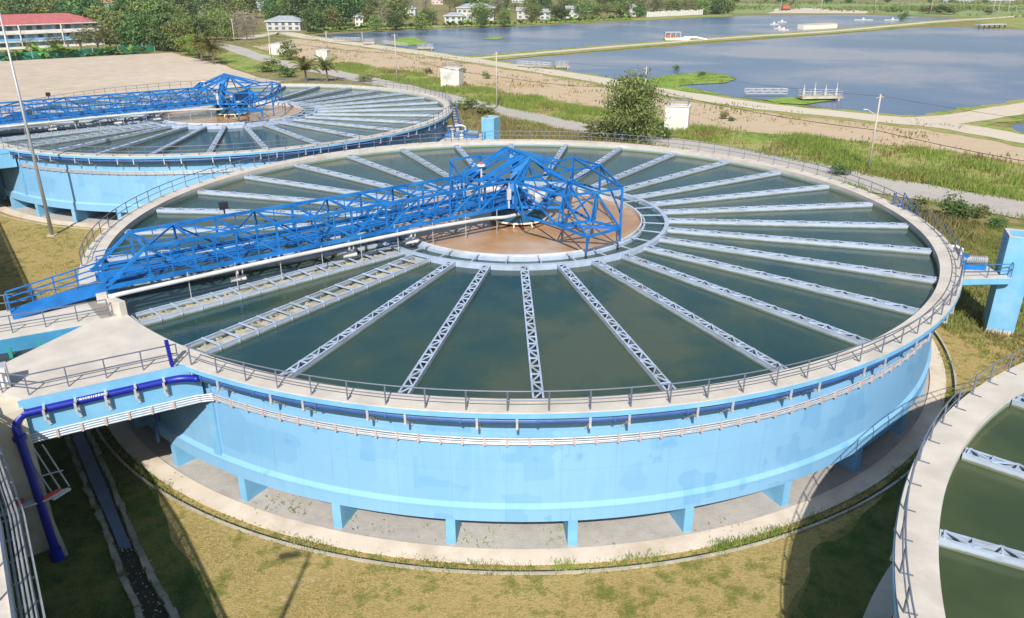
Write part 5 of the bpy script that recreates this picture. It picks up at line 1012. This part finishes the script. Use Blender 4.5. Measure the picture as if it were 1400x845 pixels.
# white pump huts
HLB = ['white concrete hut farthest left beside the track bend','white concrete hut behind the palm pair','white concrete hut left of the power pole by the gravel track','white concrete hut right of the big leafy tree']
for i, (x, y, h) in enumerate(HUTS):
    w = (7.,3.6,4.6,3.9)[i]; t = thing('valve_hut', (x,y,0), HLB[i], 'hut', 'white concrete huts'); rz = (-.3,-.2,-.25,-.3)[i]
    b = MB(); b.box((x,y+w*.4,h/2), (w,w*.8,h), rz); b.build('body', M['hut'], t)
    b = MB(); b.box((x,y+w*.4,h+.06), (w+.25,w*.8+.25,.12), rz); b.build('roof_slab', M['white'], t)
    b = MB(); ca, sa = math.cos(rz), math.sin(rz); f = lambda u_, v_, z: (x+u_*ca-v_*sa, y+w*.4+u_*sa+v_*ca, z)
    k_ = [(-w*.45,-w*.35),(w*.45,-w*.35),(w*.45,w*.35),(-w*.45,w*.35)]
    for j in range(4):
        p_, q_ = k_[j], k_[(j+1)%4]
        for z in (h+.6, h+1.05): b.bar(f(*p_,z), f(*q_,z), .05)
        b.bar(f(*p_,h+.1), f(*p_,h+1.05), .06)
    b.build('roof_rail', M['rail'], t)
    b = MB(); b.box(f(w*.2,-w*.4-.02,h*.35), (.9,.06,h*.62), rz); b.build('door', M['cream'], t)
M['jrail'] = simple('weathered_white_rail', (.46,.46,.47), .7, .15, 1.)
# jetties, boat, crane
def jetty(pts, label, deck=(3.5,3.)):
    t = thing('footbridge_jetty', (*pts[0],0), label, 'jetty', 'white jetties in the ponds')
    a, c = Vector(pts[0]), Vector(pts[1]); d = (c-a).normalized(); nn = Vector((-d.y,d.x)); n = max(4, int((c-a).length/1.6))
    b = MB(); vwall(b, a, c, .75, .87, 1.1); b.build('deck', M['pole'], t)
    for s in (-.5,.5):
        b = MB()
        for z in (1.3,1.85): b.bar((*(a+nn*s),z), (*(c+nn*s),z), .07)
        for i in range(n+1): q_ = a.lerp(c, i/n)+nn*s; b.bar((*q_,.85), (*q_,1.85), .07)
        for i in range(n): q_, w_ = a.lerp(c, i/n)+nn*s, a.lerp(c, (i+1)/n)+nn*s; b.bar((*q_,.9), (*w_,1.8), .05)
        b.build('railing', M['jrail'], t)
    e_ = Vector(pts[2])
    b = MB(); b.box((*e_,.75), (deck[0],deck[1],.5), .1); b.build('platform', M['conc_old'], t)
    for s, v in ((-1,-1),(1,-1),(1,1),(-1,1)):
        b = MB(); b.box((e_.x+s*deck[0]*.4, e_.y+v*deck[1]*.4, .3), (.35,.35,.6)); b.build('pile', M['conc_old'], t)
    b = MB()
    for s, v, s2, v2 in ((-1,-1,1,-1),(1,-1,1,1),(-1,1,1,1),(-1,-1,-1,1)):
        for z in (1.5,2.0): b.bar((e_.x+s*deck[0]*.48,e_.y+v*deck[1]*.48,z), (e_.x+s2*deck[0]*.48,e_.y+v2*deck[1]*.48,z), .06)
        for k in range(4): b.bar((e_.x+(s+(s2-s)*k/3)*deck[0]*.48, e_.y+(v+(v2-v)*k/3)*deck[1]*.48, 1.), (e_.x+(s+(s2-s)*k/3)*deck[0]*.48, e_.y+(v+(v2-v)*k/3)*deck[1]*.48, 2.), .06)
    b.build('platform_rail', M['jrail'], t)
    return t, e_
jetty(JET['a'], 'white jetty with square landing at the left end of the main pond', (4.,3.5))
t, e_ = jetty(JET['b'], 'white jetty on the green spit near the middle of the main pond', (9.,3.))
for k in range(4):
    b = MB(); b.lathe([(0,1.),(.25,1.),(.2,2.4),(.07,2.5),(.07,3.2+.4*(k%2)),(0,3.2+.4*(k%2))], 10, c=(e_.x-3.5+2.3*k, e_.y)); b.build('gate_gear', M['jrail'], t)
jetty(JET['c'], 'white jetty at the left corner of the far pond', (4.5,4.)); jetty(JET['d'], 'white jetty beside the small green islet in the far pond', (6.,4.))
bx, by = JET['boat']
t = thing('work_boat', (bx,by,0), 'covered white work boat moored at the grassy dike', 'boat')
b = MB(); b.hexa([(bx-5.,by-1.4,.1),(bx+4.6,by-1.2,.1),(bx+4.6,by+1.2,.1),(bx-5.,by+1.4,.1)], [(bx-5.4,by-1.7,1.0),(bx+6.8,by-.9,1.25),(bx+6.8,by+.9,1.25),(bx-5.4,by+1.7,1.0)]); b.build('hull', M['white'], t)
b = MB(); b.prism([(bx-5.2,by-1.6),(bx+1.5,by-1.6),(bx+1.5,by+1.6),(bx-5.2,by+1.6)], 3.1, 3.3); b.build('canopy', M['jrail'], t)
for k in range(4):
    for s in (-1.4,1.4): b = MB(); b.bar((bx-5+2.1*k,by+s,1.0), (bx-5+2.1*k,by+s,3.1), .14); b.build('canopy_post', M['white'], t)
b = MB(); b.box((bx-3.8,by,1.7), (1.6,2.,1.4)); b.box((bx-1.,by,1.4), (1.8,1.6,.8)); b.build('engine_box', M['rust'], t)
b = MB(); b.tube([(bx+3.,by-.6,1.3),(bx+8.,by-1.5,1.2),(bx+12.,by-2.5,.4)], .35, 8); b.build('hose', M['cream'], t)
(bax, bay), (bcx, bcy) = JET['blk']
t = thing('storage_tank', (bax,bay,0), 'long low cream block floating beside the far end of the dike', 'barge')
b = MB(); vwall(b, (bax,bay+3), (bcx,bcy+3), .1, 2.3, 4.); b.build('hull', M['cream'], t); b = MB(); vwall(b, (bax,bay+3), (bcx,bcy+3), 2.303, 2.5, 4.4); b.build('deck', M['conc'], t)
for i, (x, y) in enumerate(JET['bits']):
    t = thing('floating_aerator', (x,y,.1), 'small white aerator floating on the far end of the upper pond', 'aerator', 'aerators on the upper pond')
    b = MB(); b.box((x,y,.35), (5.+2*(i>3)*3,1.2,.5), rnd.uniform(-.2,.2)); b.build('float', M['jrail'], t); b = MB(); b.lathe([(0,.6),(.7,.6),(.5,1.5),(0,1.6)], 10, c=(x,y)); b.build('motor', M['cream'], t)
(s0x, s0y), (s1x, s1y) = JET['stage']
t = thing('landing_stage', (s0x,s0y,0), 'grey landing stage on the bank at the right end of the dike', 'jetty')
b = MB(); vwall(b, (s0x,s0y), (s1x,s1y), 1.6, 2.0, 4.5); b.build('deck', M['steel'], t)
for k in range(6):
    q_ = Vector((s0x,s0y)).lerp(Vector((s1x,s1y)), k/5); b = MB(); b.bar((q_.x,q_.y-2,0), (q_.x,q_.y-2,1.6), .5); b.build('pile', M['dark'], t)
cx, cy = CRANE
t = thing('crawler_crane', (cx,cy,0), 'red excavator with raised dark boom beyond the far pond', 'excavator')
b = MB(); b.box((cx,cy,2.2), (6.,3.,2.2)); b.build('body', M['rust'], t)
b = MB(); b.box((cx-1.5,cy,3.9), (2.,2.,1.4)); b.build('cab', M['rust'], t)
for s in (-1.2,1.2): b = MB(); b.box((cx,cy+s,.6), (6.5,.8,1.1)); b.build('track', M['black'], t)
b = MB(); b.bar((cx+2,cy,2.5), (cx+12,cy,15.), .8); b.build('boom', M['black'], t)
# ---------------------------------------------------------------- light, sky, camera
SUN_EL, SUN_AZ = 40.5, 3.6      # shadows fall away from the camera, a touch to the right
d = Vector((-math.sin(math.radians(SUN_AZ))*math.cos(math.radians(SUN_EL)), -math.cos(math.radians(SUN_AZ))*math.cos(math.radians(SUN_EL)), math.sin(math.radians(SUN_EL))))
sl = bpy.data.lights.new('sun', 'SUN'); sl.energy = 4.3; sl.angle = math.radians(.5); sl.color = (1., .955, .88)
so = bpy.data.objects.new('sun', sl); COL.objects.link(so); so.rotation_euler = d.to_track_quat('Z', 'Y').to_euler(); so.location = (0,-60,90)
w = bpy.data.worlds.new('World'); SC.world = w; w.use_nodes = True; nt = w.node_tree
sky = nt.nodes.new('ShaderNodeTexSky'); sky.sky_type = 'NISHITA'; sky.sun_disc = False
sky.sun_elevation = math.radians(SUN_EL); sky.sun_rotation = math.radians(180+SUN_AZ); sky.air_density = 1.2; sky.dust_density = 1.6; sky.ozone_density = 1.2
bg = nt.nodes['Background']; nt.links.new(sky.outputs[0], bg.inputs['Color']); bg.inputs['Strength'].default_value = .08
hm = bpy.data.materials.new('haze_air'); hm.use_nodes = True; hn = hm.node_tree; hn.nodes.remove(hn.nodes['Principled BSDF'])
pv_ = hn.nodes.new('ShaderNodeVolumePrincipled'); pv_.inputs['Color'].default_value = (.88,.92,1.,1); pv_.inputs['Density'].default_value = .00012; pv_.inputs['Anisotropy'].default_value = .1
hn.links.new(pv_.outputs[0], hn.nodes['Material Output'].inputs['Volume'])
b = MB(); b.box((0,0,13.5), (5200,5200,29)); tag(b.build('haze', hm), kind='stuff')
cam = bpy.data.cameras.new('camera'); co = bpy.data.objects.new('camera', cam); COL.objects.link(co)
r_, u_, f_ = Vector(CAM['r']), Vector(CAM['u']), Vector(CAM['w'])
m = Matrix.Identity(4)
for i in range(3): m[i][0] = r_[i]; m[i][1] = u_[i]; m[i][2] = -f_[i]; m[i][3] = CAM['loc'][i]
co.matrix_world = m; cam.sensor_width = 36.; cam.lens = CAM['lens']; cam.clip_end = 6000.; cam.clip_start = .1
SC.camera = co
SC.render.engine = 'CYCLES'; SC.cycles.use_denoising = True; SC.cycles.max_bounces = 8; SC.cycles.transparent_max_bounces = 4
vs = SC.view_settings; vs.view_transform = 'Standard'; vs.look = 'None'; vs.gamma = 1; vs.use_curve_mapping = False; vs.exposure = .46
